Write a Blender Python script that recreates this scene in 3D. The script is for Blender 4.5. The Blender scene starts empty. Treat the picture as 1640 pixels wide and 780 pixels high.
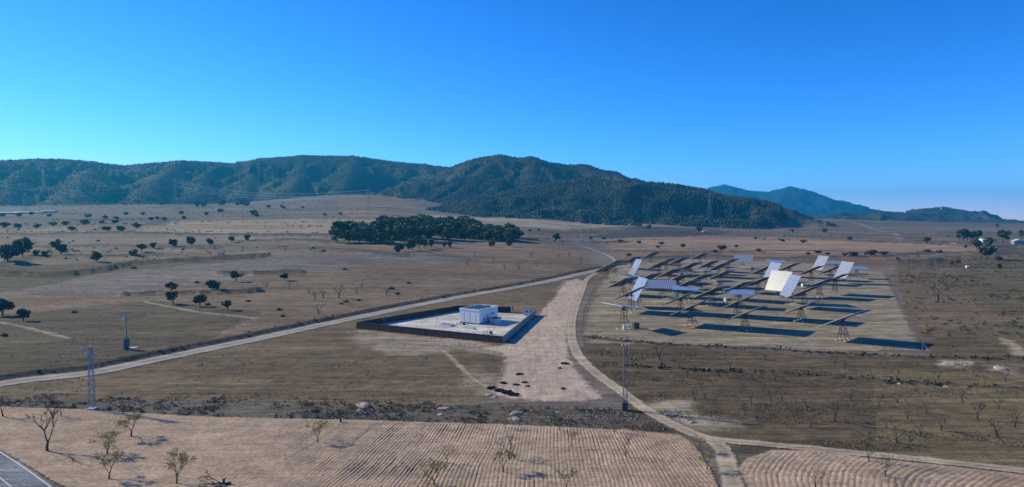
import bpy, math, random
import numpy as np
from mathutils import Vector, Matrix
rnd = random.Random(7); rng = np.random.default_rng(7)
sc = bpy.context.scene
C = sc.collection
# ------------------------------------------------------------------ camera
FPX, CX, CY, CAMZ, HORIZ = 1100.0, 820.0, 390.0, 40.0, 350.0
PITCH = math.atan((CY - HORIZ) / FPX)
cam = bpy.data.cameras.new('camera'); camo = bpy.data.objects.new('camera', cam); C.objects.link(camo)
camo.location = (0, 0, CAMZ); camo.rotation_euler = (math.pi/2 - PITCH, 0, 0)
cam.sensor_width = 36; cam.lens = FPX / 1640 * 36; cam.clip_start = 0.5; cam.clip_end = 60000
sc.camera = camo
# ------------------------------------------------------------------ light
SUN_EL = math.radians(28)
SUN_DIR = Vector((-0.915, 0.40, 0)).normalized() * math.cos(SUN_EL) + Vector((0, 0, math.sin(SUN_EL)))
sun = bpy.data.lights.new('sun', 'SUN'); sun.energy = 5.0; sun.angle = math.radians(0.53); sun.color = (1.0, 0.875, 0.59)
suno = bpy.data.objects.new('sun', sun); C.objects.link(suno); suno.location = (-200, 80, 200)
suno.rotation_euler = SUN_DIR.to_track_quat('Z', 'Y').to_euler()
w = bpy.data.worlds.new('World'); sc.world = w; w.use_nodes = True
wn = w.node_tree; wn.nodes.clear()
sky = wn.nodes.new('ShaderNodeTexSky'); sky.sky_type = 'NISHITA'; sky.sun_disc = False
sky.sun_elevation = SUN_EL; sky.sun_rotation = math.atan2(SUN_DIR.x, SUN_DIR.y)
sky.altitude = 3000; sky.air_density = 1.0; sky.dust_density = 0.0; sky.ozone_density = 8.0
STR = 0.13
bg = wn.nodes.new('ShaderNodeBackground'); bg.inputs['Strength'].default_value = STR; wo = wn.nodes.new('ShaderNodeOutputWorld')
sep = wn.nodes.new('ShaderNodeSeparateColor'); cmb = wn.nodes.new('ShaderNodeCombineColor'); wn.links.new(sky.outputs[0], sep.inputs[0])
def wmath(op, a, b):
    n = wn.nodes.new('ShaderNodeMath'); n.operation = op; wn.links.new(a, n.inputs[0]); n.inputs[1].default_value = b; return n.outputs[0]
for i, (p_, g_) in enumerate(((2.2, 4.1), (1.4, 1.68), (1.3, 1.75))):     # the camera's saturated rendering of a clear sky
    wn.links.new(wmath('MULTIPLY', wmath('POWER', wmath('MULTIPLY', sep.outputs[i], .14), p_), g_/STR), cmb.inputs[i])
wn.links.new(cmb.outputs[0], bg.inputs[0]); wn.links.new(bg.outputs[0], wo.inputs[0])
sc.view_settings.view_transform = 'Standard'; sc.view_settings.look = 'None'
sc.view_settings.exposure = 0.10; sc.view_settings.gamma = 1; sc.view_settings.use_curve_mapping = False
sc.render.engine = 'CYCLES'; sc.cycles.use_denoising = True
sc.cycles.max_bounces = 5; sc.cycles.diffuse_bounces = 2; sc.cycles.glossy_bounces = 2
sc.cycles.transparent_max_bounces = 12; sc.cycles.volume_bounces = 0
sc.cycles.sample_clamp_indirect = 4

# ------------------------------------------------------------------ numpy noise
def _hash(ix, iy, s):
    h = (ix.astype(np.int64) * 374761393 + iy.astype(np.int64) * 668265263 + s * 974711) & 0xffffffff
    h = ((h ^ (h >> 13)) * 1274126177) & 0xffffffff
    return ((h ^ (h >> 16)) & 0xffff) / 65535.0
def vnoise(x, y, s=0):
    ix = np.floor(x); iy = np.floor(y); fx = x - ix; fy = y - iy
    fx = fx*fx*(3-2*fx); fy = fy*fy*(3-2*fy)
    a = _hash(ix, iy, s); b = _hash(ix+1, iy, s); c = _hash(ix, iy+1, s); d = _hash(ix+1, iy+1, s)
    return (a*(1-fx)+b*fx)*(1-fy) + (c*(1-fx)+d*fx)*fy
def fbm(x, y, sc_, o=4, s=0):
    r = 0; a = 1; t = 0; f = 1.0/sc_
    for k in range(o):
        r = r + a*vnoise(x*f + 17.3*k, y*f - 9.1*k, s+k); t += a; a *= .5; f *= 2.03
    return r/t*2 - 1
def sstep(t): t = np.clip(t, 0, 1); return t*t*(3-2*t)

# ------------------------------------------------------------------ relief
cp, sp_ = math.cos(PITCH), math.sin(PITCH)
def ray(px, py):
    X = px - CX; Y = CY - py
    return np.array([X, FPX*cp + Y*sp_, -FPX*sp_ + Y*cp])
def at_dist(px, py, r):          # the point seen at a pixel, r metres away on the map
    d = ray(px, py); k = r / math.hypot(d[0], d[1]); return np.array([d[0]*k, d[1]*k, CAMZ + d[2]*k])
TR = np.log(np.array([380, 700, 1300, 2000, 2600, 3400, 5000, 9000, 11500]))
TC = np.array([-900, 0, 300, 600, 800, 1000, 1250, 1640, 2400.])
TZ = np.array([  # rows by distance, columns by bearing
 [0, 0, 0, 0, 0, 0, 0, 0, 0],
 [13, 13, 14, 15.5, 11, 3, 0, -1, -1],
 [28, 29, 33, 36, 22, 9, 5, 2, 2],
 [45, 50, 58, 72, 52, 30, 16, 5, 5],
 [70, 76, 86, 128, 120, 50, 34, 10, 10],
 [80, 86, 100, 130, 120, 60, 40, 18, 18],
 [60, 60, 70, 90, 80, 50, 30, 18, 18],
 [0, 0, 0, 0, 0, 0, 0, 5, 5],
 [0, 0, 0, 0, 0, 0, 0, 0, 0]], float)
def base_z(x, y):
    r = np.hypot(x, y); az = np.arctan2(x, np.maximum(y, 1e-6) if np.ndim(y) == 0 else np.where(y > 1e-6, y, 1e-6))
    az = np.clip(az, -1.1, 1.1); c = CX + FPX*np.tan(az); c = np.clip(c, TC[0], TC[-1]-1e-3)
    lr = np.clip(np.log(np.maximum(r, 1)), TR[0], TR[-1]-1e-6)
    i = np.clip(np.searchsorted(TR, lr, side='right')-1, 0, len(TR)-2); j = np.clip(np.searchsorted(TC, c, side='right')-1, 0, len(TC)-2)
    u = (lr-TR[i])/(TR[i+1]-TR[i]); v = sstep((c-TC[j])/(TC[j+1]-TC[j]))
    # smooth start
    u = np.where(i == 0, u*u*(1.6-.6*u), u)
    z = (TZ[i, j]*(1-u)+TZ[i+1, j]*u)*(1-v) + (TZ[i, j+1]*(1-u)+TZ[i+1, j+1]*u)*v
    back = sstep((y + 100)/400)
    z = z*back
    z = z + fbm(x, y, 190, 3, 3)*sstep((r-330)/500)*1.5 + fbm(x, y, 700, 2, 5)*sstep((r-900)/1200)*5
    return z
def ridge(pts, slope=.42, w=0):     # pts: (px, py, distance)
    P3 = [at_dist(*p) for p in pts]; return (P3, slope, w)
RIDGES = [
 ridge([(-420, 270, 3300), (-200, 262, 3300), (0, 257, 3250), (60, 254, 3250), (110, 255, 3250), (200, 265, 3300), (290, 257, 3350), (375, 261, 3400), (420, 253, 3400), (480, 249, 3400), (567, 250, 3350), (620, 257, 3400), (720, 268, 3400), (800, 285, 3400)]),
 ridge([(567, 251, 3350), (560, 275, 3000), (545, 306, 2720)], .48),
 ridge([(290, 258, 3350), (250, 285, 3000), (235, 312, 2700)], .42),
 ridge([(60, 256, 3250), (20, 290, 2950), (0, 318, 2700)], .42),
 ridge([(420, 254, 3400), (400, 285, 3050), (390, 305, 2850)], .45),
 ridge([(680, 263, 3400), (690, 284, 3000), (680, 300, 2750)], .5),
 ridge([(485, 250, 3400), (480, 280, 3000), (462, 304, 2700)], .5),
 ridge([(150, 259, 3300), (130, 285, 2950), (120, 312, 2700)], .45),
 ridge([(340, 260, 3400), (325, 285, 3050), (318, 308, 2800)], .45),
 ridge([(690, 283, 2750), (740, 262, 2750), (770, 252, 2750), (800, 248, 2750), (830, 253, 2750), (850, 251, 2750), (880, 260, 2750), (905, 264, 2800), (935, 263, 2800), (960, 272, 2800), (985, 283, 2750), (1050, 300, 2750)], .46),
 ridge([(800, 249, 2750), (770, 275, 2500), (745, 305, 2300)], .5),
 ridge([(850, 252, 2750), (850, 280, 2480), (850, 305, 2250)], .5),
 ridge([(700, 333, 2000), (760, 318, 2030), (850, 300, 2080), (930, 286, 2130), (990, 282, 2130), (1020, 290, 2130), (1080, 296, 2150), (1120, 303, 2170), (1160, 318, 2200), (1190, 337, 2210), (1208, 350, 2220)], .42),
 ridge([(930, 287, 2130), (905, 315, 1980), (890, 335, 1880)], .42),
 ridge([(1060, 295, 2150), (1050, 320, 2010), (1045, 338, 1920)], .42),
 ridge([(1095, 325, 9000), (1135, 302, 9000), (1160, 295, 9000), (1200, 305, 9000), (1230, 307, 9000), (1250, 303.5, 9000), (1265, 298, 9000), (1283, 311, 9000), (1330, 320, 9000), (1348, 321, 9000), (1362, 328, 9000), (1400, 335, 9000), (1440, 342, 9000)], .4),
 ridge([(1265, 302, 9000), (1245, 325, 8200), (1240, 345, 7700)], .4),
 ridge([(1348, 321, 9000), (1345, 338, 8300)], .4),
 ridge([(1355, 352, 4300), (1385, 342, 4300), (1405, 338, 4300), (1440, 340, 4300), (1465, 345, 4300), (1500, 350, 4300), (1600, 353, 4300), (1680, 355, 4300), (1900, 353, 4300)], .22),
 ridge([(1430, 345, 5200), (1455, 340.5, 5200), (1480, 341, 5200), (1494, 337, 5200), (1509, 331, 5200), (1525, 337.5, 5200), (1550, 347, 5200), (1600, 353.5, 5200)], .3),
]
def hills(x, y, base):
    wx = x + fbm(x, y, 420, 3, 21)*60; wy = y + fbm(x, y, 420, 3, 31)*60
    top = np.full(x.shape, -1e9); dmin = np.full(x.shape, 1e9)
    for pts, slope, _ in RIDGES:
        best = np.full(x.shape, -1e9); bd = np.full(x.shape, 1e9)
        far = np.hypot(pts[0][0], pts[0][1]) > 6000
        for a, b in zip(pts[:-1], pts[1:]):
            ex, ey = b[0]-a[0], b[1]-a[1]; L2 = ex*ex+ey*ey
            # near the crest use the unwarped position so the skyline stays put
            t = np.clip(((wx-a[0])*ex+(wy-a[1])*ey)/L2, 0, 1)
            t0 = np.clip(((x-a[0])*ex+(y-a[1])*ey)/L2, 0, 1)
            d1 = np.hypot(wx-a[0]-t*ex, wy-a[1]-t*ey); d0 = np.hypot(x-a[0]-t0*ex, y-a[1]-t0*ey)
            k = sstep((d0-25)/180); d = d0*(1-k)+d1*k; tt = t0*(1-k)+t*k
            z = a[2]+tt*(b[2]-a[2]) - slope*np.sqrt(d*d+20*20) + slope*20 - .00012*0*d*d
            m = z > best; best = np.where(m, z, best); bd = np.where(m, d0, bd)
        m = best > top; dmin = np.where(m, bd, dmin)
        K = 10.0                                   # smooth union
        h = np.clip(.5+.5*(best-top)/K, 0, 1); top = np.where(top < -1e8, best, top*(1-h)+best*h + K*h*(1-h)*(np.abs(best-top) < K))
    g = 1-np.abs(fbm(x, y, 260, 4, 41))*2
    top = top + (g-.55)*52*sstep((dmin-30)/240) + (1-np.abs(fbm(x, y, 120, 3, 43))*2.4)*13*sstep((dmin-30)/140) + fbm(x, y, 40, 3, 47)*5*sstep((dmin-5)/60)
    K = 14.0
    h = np.clip(.5+.5*(top-base)/K, 0, 1)
    return base*(1-h)+top*h + K*h*(1-h)*.5, h
# banks between the fields: (pixel polyline, height, width)
def relief(x, y):
    b = base_z(x, y); hm = np.zeros(x.shape); r = np.hypot(x, y)
    m = (r > 1500) & (y > 0)
    if m.any():
        z, h = hills(x[m], y[m], b[m]); b = b.copy(); b[m] = z; hm[m] = h
    return b, hm
# polar grid of the ground
A = np.concatenate([np.radians(np.linspace(-40, 40, 1080)), np.radians(np.linspace(42, 318, 70))])
NA = len(A)
inv = np.arange(1/88., 1/1500., -2.3e-5)
Rr = np.concatenate([[2, 15, 30, 45, 60, 75], 1/inv]); g_ = [Rr[-1]]
while g_[-1] < 11500: g_.append(g_[-1]*1.0066)
Rr = np.concatenate([Rr, g_[1:]]); NR = len(Rr)
GX = Rr[:, None]*np.sin(A)[None, :]; GY = Rr[:, None]*np.cos(A)[None, :]
GZ, HM = relief(GX.ravel(), GY.ravel()); GZ = GZ.reshape(NR, NA); HM = HM.reshape(NR, NA)
NF = 1080
def hz(x, y):                      # height of the built ground
    x = np.asarray(x, float); y = np.asarray(y, float)
    r = np.hypot(x, y); a = np.arctan2(x, y)
    fa = np.clip((a-A[0])/(A[NF-1]-A[0])*(NF-1), 0, NF-1.001); ia = fa.astype(int); fa = fa-ia
    ir = np.clip(np.searchsorted(Rr, r, side='right')-1, 0, NR-2); fr = np.clip((r-Rr[ir])/(Rr[ir+1]-Rr[ir]), 0, 1)
    return (GZ[ir, ia]*(1-fa)+GZ[ir, ia+1]*fa)*(1-fr) + (GZ[ir+1, ia]*(1-fa)+GZ[ir+1, ia+1]*fa)*fr
def P(px, py, h=0.0, rmax=11400):            # pixel -> first point of the ground (raised by h) it sees
    d = ray(px, py); s = d[2]/math.hypot(d[0], d[1]); a = math.atan2(d[0], d[1])
    rr = Rr[Rr < rmax]; x = rr*math.sin(a); y = rr*math.cos(a)
    z = hz(x, y)+h; diff = CAMZ + rr*s - z
    k = np.where(diff <= 0)[0]
    if len(k) == 0: r = rr[-1]
    else:
        i = max(int(k[0]), 1); t = diff[i-1]/(diff[i-1]-diff[i]); r = rr[i-1]+t*(rr[i]-rr[i-1])
    X, Y = r*math.sin(a), r*math.cos(a)
    return Vector((X, Y, float(hz(X, Y))))
def PW(pts): return np.array([[P(*p).x, P(*p).y] for p in pts])
def inside(poly, x, y):
    r = np.zeros(x.shape, bool); n = len(poly)
    for i in range(n):
        x1, y1 = poly[i]; x2, y2 = poly[(i+1) % n]
        if y1 == y2: continue
        r ^= ((y1 > y) != (y2 > y)) & (x < (x2-x1)*(y-y1)/(y2-y1)+x1)
    return r
def pdist(line, x, y, closed=False):
    d = np.full(x.shape, 1e9); n = len(line)
    for i in range(n if closed else n-1):
        a = line[i]; b = line[(i+1) % n]; ex, ey = b[0]-a[0], b[1]-a[1]
        t = np.clip(((x-a[0])*ex+(y-a[1])*ey)/(ex*ex+ey*ey+1e-9), 0, 1)
        d = np.minimum(d, np.hypot(x-a[0]-t*ex, y-a[1]-t*ey))
    return d
def sdist(poly, x, y): d = pdist(poly, x, y, True); return np.where(inside(poly, x, y), d, -d)
def smooth(pts, n=6):              # Catmull-Rom through the points
    p = [np.array(q, float) for q in pts]; p = [2*p[0]-p[1]]+p+[2*p[-1]-p[-2]]; out = []
    for i in range(1, len(p)-2):
        for k in range(n):
            t = k/n; out.append(.5*((2*p[i])+(p[i+1]-p[i-1])*t+(2*p[i-1]-5*p[i]+4*p[i+1]-p[i+2])*t*t+(3*p[i]-p[i-1]-3*p[i+1]+p[i+2])*t**3))
    out.append(p[-2]); return np.array(out)

# ------------------------------------------------------------------ materials
def nmat(name):
    m = bpy.data.materials.new(name); m.use_nodes = True; nt = m.node_tree; nt.nodes.clear()
    o = nt.nodes.new('ShaderNodeOutputMaterial'); b = nt.nodes.new('ShaderNodeBsdfPrincipled'); nt.links.new(b.outputs[0], o.inputs[0])
    return m, nt, b
def N(nt, t, **k):
    n = nt.nodes.new(t)
    for a, v in k.items(): setattr(n, a, v)
    return n
def math_(nt, op, a, b=None, c=None, clamp=False):
    n = nt.nodes.new('ShaderNodeMath'); n.operation = op; n.use_clamp = clamp
    for i, v in enumerate((a, b, c)):
        if v is None: continue
        if isinstance(v, (int, float)): n.inputs[i].default_value = v
        else: nt.links.new(v, n.inputs[i])
    return n.outputs[0]
def noise(nt, vec, scale, detail=4, rough=.6):
    n = nt.nodes.new('ShaderNodeTexNoise'); n.inputs['Scale'].default_value = scale; n.inputs['Detail'].default_value = detail
    n.inputs['Roughness'].default_value = rough
    if vec is not None: nt.links.new(vec, n.inputs['Vector'])
    return n.outputs[0]
def mixc(nt, f, a, b, mode='MIX'):
    n = nt.nodes.new('ShaderNodeMix'); n.data_type = 'RGBA'; n.blend_type = mode
    for s, v in ((n.inputs[0], f), (n.inputs[6], a), (n.inputs[7], b)):
        if isinstance(v, (int, float)): s.default_value = v
        elif isinstance(v, tuple): s.default_value = (*v[:3], 1)
        else: nt.links.new(v, s)
    return n.outputs[2]
def ramp(nt, f, lo, hi, vlo=0., vhi=1.):
    n = nt.nodes.new('ShaderNodeMapRange'); nt.links.new(f, n.inputs[0])
    n.inputs[1].default_value = lo; n.inputs[2].default_value = hi; n.inputs[3].default_value = vlo; n.inputs[4].default_value = vhi
    return n.outputs[0]
def simple(name, col, rough=.7, var=.12, scale=3., metal=0., bump=0., spec=.4, objrand=0.):
    m, nt, b = nmat(name); tc = N(nt, 'ShaderNodeTexCoord')
    n = noise(nt, tc.outputs['Object'], scale)
    v = ramp(nt, n, .3, .7, 1-var, 1+var)
    if objrand:
        oi = N(nt, 'ShaderNodeObjectInfo'); v = math_(nt, 'MULTIPLY', v, ramp(nt, oi.outputs['Random'], 0, 1, 1-objrand, 1+objrand))
    nt.links.new(mixc(nt, 1.0, col, v, 'MULTIPLY'), b.inputs['Base Color'])
    b.inputs['Roughness'].default_value = rough; b.inputs['Metallic'].default_value = metal; b.inputs['Specular IOR Level'].default_value = spec
    if bump:
        bp = N(nt, 'ShaderNodeBump'); bp.inputs['Strength'].default_value = bump; bp.inputs['Distance'].default_value = .05
        nt.links.new(n, bp.inputs['Height']); nt.links.new(bp.outputs[0], b.inputs['Normal'])
    return m
def soil_mat(name, col=None, attr=None, alpha=False, amp=1.5, soft=.6, streak=0., weeds=.35, bump=.5, weedcol=(.10, .085, .06), tracks=False, rot=4):
    m, nt, b = nmat(name); tc = N(nt, 'ShaderNodeNewGeometry'); pos = tc.outputs['Position']
    if attr:
        at = N(nt, 'ShaderNodeAttribute', attribute_name=attr); base = at.outputs['Color']
    else: base = col
    big = noise(nt, pos, .03, 3); mid = noise(nt, pos, .22, 5, .65); fine = noise(nt, pos, 1.6, 5, .7)
    mp = N(nt, 'ShaderNodeMapping'); mp.inputs['Scale'].default_value = (.07, .75, 1) if rot < 45 else (.75, .07, 1); mp.inputs['Rotation'].default_value = (0, 0, math.radians(rot)); nt.links.new(pos, mp.inputs[0])
    st = noise(nt, mp.outputs[0], 1.0, 4, .65); st2 = noise(nt, mp.outputs[0], .22, 4, .65)
    v = math_(nt, 'MULTIPLY', ramp(nt, big, .3, .7, .86, 1.14), ramp(nt, mid, .3, .7, .74, 1.26))
    v = math_(nt, 'MULTIPLY', v, ramp(nt, fine, .32, .68, .62, 1.38))
    v = math_(nt, 'MULTIPLY', v, ramp(nt, st, .35, .65, 1-.32-streak, 1+.30+streak)); v = math_(nt, 'MULTIPLY', v, ramp(nt, st2, .35, .65, 1-.22-streak, 1+.20+streak))
    c = mixc(nt, 1.0, base, v, 'MULTIPLY')
    if weeds:
        wd = noise(nt, pos, .8, 6, .75); wf = ramp(nt, wd, .54, .64)
        if attr:
            wa = N(nt, 'ShaderNodeAttribute', attribute_name='weed'); wf = math_(nt, 'MULTIPLY', wf, wa.outputs['Fac'])
        wf = math_(nt, 'MULTIPLY', wf, weeds, clamp=True)
        c = mixc(nt, wf, c, weedcol)
    if tracks:                                  # wheel ruts kept along the sheet's 'across' coordinate
        ac = N(nt, 'ShaderNodeAttribute', attribute_name='across').outputs['Fac']
        d = math_(nt, 'ABSOLUTE', math_(nt, 'SUBTRACT', math_(nt, 'ABSOLUTE', ac), .42))
        rt = ramp(nt, math_(nt, 'ADD', d, math_(nt, 'MULTIPLY', math_(nt, 'SUBTRACT', mid, .5), .25)), .08, .26, 1.0, 0.0)
        c = mixc(nt, math_(nt, 'MULTIPLY', rt, .45, clamp=True), c, (.55, .46, .37))
    nt.links.new(c, b.inputs['Base Color']); b.inputs['Roughness'].default_value = .95; b.inputs['Specular IOR Level'].default_value = .12
    bp = N(nt, 'ShaderNodeBump'); bp.inputs['Strength'].default_value = bump; bp.inputs['Distance'].default_value = .35
    hh = math_(nt, 'ADD', math_(nt, 'MULTIPLY', fine, .6), math_(nt, 'MULTIPLY', st, .8))
    nt.links.new(hh, bp.inputs['Height']); nt.links.new(bp.outputs[0], b.inputs['Normal'])
    if alpha:
        sd = N(nt, 'ShaderNodeAttribute', attribute_name='sd').outputs['Fac']
        nn = math_(nt, 'ADD', math_(nt, 'MULTIPLY', math_(nt, 'SUBTRACT', mid, .5), amp*2), math_(nt, 'MULTIPLY', math_(nt, 'SUBTRACT', fine, .5), amp*1.6))
        nt.links.new(ramp(nt, math_(nt, 'ADD', sd, nn), 0, soft), b.inputs['Alpha'])
    return m

# ------------------------------------------------------------------ object helpers
def mesh_np(name, V, F, mat, kind=None, parent=None, attrs=None, smooth_=True, cols=None):
    me = bpy.data.meshes.new(name); V = np.asarray(V, np.float32); F = np.asarray(F, np.int32); k = F.shape[1]
    me.vertices.add(len(V)); me.vertices.foreach_set('co', V.ravel())
    me.loops.add(F.size); me.loops.foreach_set('vertex_index', F.ravel())
    me.polygons.add(len(F)); me.polygons.foreach_set('loop_start', np.arange(0, F.size, k, dtype=np.int32)); me.polygons.foreach_set('loop_total', np.full(len(F), k, np.int32))
    me.update(calc_edges=True)
    me.polygons.foreach_set('use_smooth', np.full(len(F), smooth_, bool))
    for n, a in (attrs or {}).items():
        t = me.attributes.new(n, 'FLOAT', 'POINT'); t.data.foreach_set('value', np.asarray(a, np.float32))
    for n, a in (cols or {}).items():
        t = me.attributes.new(n, 'FLOAT_COLOR', 'POINT'); t.data.foreach_set('color', np.concatenate([a, np.ones((len(a), 1))], 1).astype(np.float32).ravel())
    me.materials.append(mat)
    o = bpy.data.objects.new(name, me); C.objects.link(o)
    if kind: o['kind'] = kind
    if parent: o.parent = parent
    return o
class MB:                          # collects boxes, bars and sheets, links them as one mesh
    def __init__(s): s.V = []; s.F = []
    def add(s, V, F):
        n = len(s.V); s.V += [tuple(v) for v in V]; s.F += [tuple(i+n for i in f) for f in F]
    def box(s, c, d, M=None):
        M = M or Matrix(); hx, hy, hz_ = d[0]/2, d[1]/2, d[2]/2
        V = [M @ (Vector(c)+Vector((a*hx, b*hy, e*hz_))) for a in (-1, 1) for b in (-1, 1) for e in (-1, 1)]
        s.add(V, [(0, 1, 3, 2), (4, 6, 7, 5), (0, 4, 5, 1), (2, 3, 7, 6), (0, 2, 6, 4), (1, 5, 7, 3)])
    def bar(s, a, b, r, r2=None, n=4):
        a = Vector(a); b = Vector(b); d = b-a
        if d.length < 1e-6: return
        q = d.to_track_quat('Z', 'Y'); r2 = r if r2 is None else r2; V = []
        for p, rr in ((a, r), (b, r2)):
            for k in range(n):
                t = 2*math.pi*(k+.5)/n; V.append(p+q @ Vector((math.cos(t)*rr, math.sin(t)*rr, 0)))
        F = [(k, (k+1) % n, n+(k+1) % n, n+k) for k in range(n)]
        F += [tuple(range(n-1, -1, -1)), tuple(range(n, 2*n))]
        s.add(V, F)
    def build(s, name, mat, parent=None, kind=None, sm=False):
        me = bpy.data.meshes.new(name); me.from_pydata(s.V, [], s.F); me.materials.append(mat); me.update()
        if sm: me.polygons.foreach_set('use_smooth', [True]*len(me.polygons))
        o = bpy.data.objects.new(name, me); C.objects.link(o)
        if parent: o.parent = parent
        if kind: o['kind'] = kind
        return o
def tag(o, label, cat, group=None, kind=None):
    if label: o['label'] = label
    if cat: o['category'] = cat
    if group: o['group'] = group
    if kind: o['kind'] = kind
    return o
def empty(name, loc, rz=0):
    o = bpy.data.objects.new(name, None); C.objects.link(o); o.location = loc; o.rotation_euler = (0, 0, rz); o.empty_display_size = .5; return o
def copy_tree(o, parent=None):
    c = o.copy(); C.objects.link(c)
    if parent: c.parent = parent
    for ch in list(o.children): copy_tree(ch, c)
    return c
ORD = ['leftmost', 'second from the left', 'third from the left', 'fourth from the left', 'fifth from the left', 'sixth from the left', 'seventh from the left', 'eighth from the left', 'ninth from the left', 'tenth from the left', 'eleventh from the left', 'twelfth from the left', 'thirteenth from the left', 'fourteenth from the left', 'fifteenth from the left', 'sixteenth from the left', 'seventeenth from the left', 'eighteenth from the left', 'nineteenth from the left', 'twentieth from the left']
def ordn(i, n):
    if n == 1: return 'the only one'
    if i == n-1: return 'rightmost'
    if i == n-2 and n > 6: return 'second from the right'
    if i == n-3 and n > 8: return 'third from the right'
    return ORD[i] if i < 20 else 'number %d from the left' % (i+1)

# ------------------------------------------------------------------ sheets and ribbons
ROAD = smooth([P(*p)[:2] for p in [(-260, 668), (0, 615), (147, 597), (240, 578), (420, 541), (560, 511), (740, 475), (880, 450), (962, 432), (1015, 424)]])
def ribbon_pts(line, width, n=4, wob=.25, seed=0):
    L = np.asarray(line, float)
    # resample
    seg = np.hypot(*(L[1:]-L[:-1]).T); s = np.concatenate([[0], np.cumsum(seg)]); t = np.arange(0, s[-1], 1.5)
    L = np.stack([np.interp(t, s, L[:, 0]), np.interp(t, s, L[:, 1])], 1)
    T = np.gradient(L, axis=0); T /= np.hypot(T[:, 0], T[:, 1])[:, None]; Nn = np.stack([T[:, 1], -T[:, 0]], 1)
    W = width(t/s[-1]) if callable(width) else np.full(len(t), width)
    cols = np.linspace(-1, 1, n*2+1); V = []; AC = []; SD = []
    for c in cols:
        off = c*W/2; p = L + Nn*off[:, None]; V.append(p); AC.append(np.full(len(t), c)); SD.append(W/2*(1-abs(c)))
    V = np.stack(V, 1); return V, np.stack(AC, 1), np.stack(SD, 1)
def ribbon(name, line, width, z, mat, margin=1.0, kind='structure', n=5):
    wf = (lambda t: (width(t) if callable(width) else width)+2*margin+0*t)
    V, AC, SD = ribbon_pts(line, wf, n); m, k = V.shape[:2]
    X = V[..., 0].ravel(); Y = V[..., 1].ravel(); Z = hz(X, Y)+z
    i = np.arange(m-1)[:, None]*k+np.arange(k-1)[None, :]; F = np.stack([i, i+1, i+k+1, i+k], -1).reshape(-1, 4)
    return mesh_np(name, np.stack([X, Y, Z], 1), F, mat, kind, attrs={'across': AC.ravel(), 'sd': (SD-margin).ravel()})
def sheet(name, poly, z, res, mat, margin=2.0, kind='structure', zf=None, extra=None):
    poly = np.asarray(poly); x0, y0 = poly.min(0)-margin; x1, y1 = poly.max(0)+margin
    rx, ry = res if isinstance(res, tuple) else (res, res)
    xs = np.arange(x0, x1+rx, rx); ys = np.arange(y0, y1+ry, ry); X, Y = np.meshgrid(xs, ys); X = X.ravel(); Y = Y.ravel()
    sd = np.full(X.shape, -99.)
    ins = inside(poly, X, Y); d = pdist(poly, X, Y, True); sd = np.where(ins, d, -d)
    nx = len(xs); ny = len(ys); keep = (sd > -margin).reshape(ny, nx)
    kf = keep[:-1, :-1] & keep[1:, :-1] & keep[:-1, 1:] & keep[1:, 1:]
    jj, ii = np.where(kf); i = jj*nx+ii; F = np.stack([i, i+1, i+nx+1, i+nx], 1)
    used = np.unique(F); rm = np.full(nx*ny, -1); rm[used] = np.arange(len(used)); F = rm[F]; X = X[used]; Y = Y[used]; sd = sd[used]
    Z = hz(X, Y)+z
    if zf is not None: Z = Z+zf(X, Y, sd)
    return mesh_np(name, np.stack([X, Y, Z], 1), F, mat, kind, attrs={'sd': sd})
TRACK = smooth([P(*p)[:2] for p in [(1178, 790), (1165, 745), (1150, 712), (1098, 690), (1040, 660), (985, 620), (945, 590), (921, 560), (915, 525), (922, 492), (934, 462), (940, 447), (962, 433), (985, 420), (975, 410), (955, 402), (925, 392), (893, 385)]])
TRACK_R = smooth([P(*p)[:2] for p in [(1120, 700), (1160, 706), (1250, 714), (1400, 729), (1530, 742), (1700, 762)]])
FAINT = smooth([P(*p)[:2] for p in [(640, 548), (690, 552), (715, 566), (740, 590), (765, 612), (800, 626)]])
HIGH = smooth([P(*p, )[:2] for p in [(-60, 722), (-10, 758), (20, 782)]] + [np.array(P(20, 782)[:2])*1.0 + (np.array(P(20, 782)[:2])-np.array(P(-10, 758)[:2]))*2])
CLEAR = PW([(905, 452), (925, 445), (938, 452), (930, 480), (918, 505), (912, 540), (914, 565), (925, 590), (955, 622), (970, 640), (900, 646), (850, 643), (800, 638), (782, 628), (800, 600), (806, 580), (800, 567), (770, 558), (806, 552), (830, 530), (862, 500), (885, 478), (895, 462)])
YARD = PW([(935, 552), (926, 530), (934, 500), (950, 465), (968, 440), (1000, 426), (1100, 415), (1260, 418), (1420, 437), (1450, 495), (1486, 562), (1240, 566), (1060, 552)])
COMP = np.array([[-53.6, 236.6], [-2.9, 209.5], [8.9, 265.0], [-21.6, 279.0]])*1.0
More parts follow.
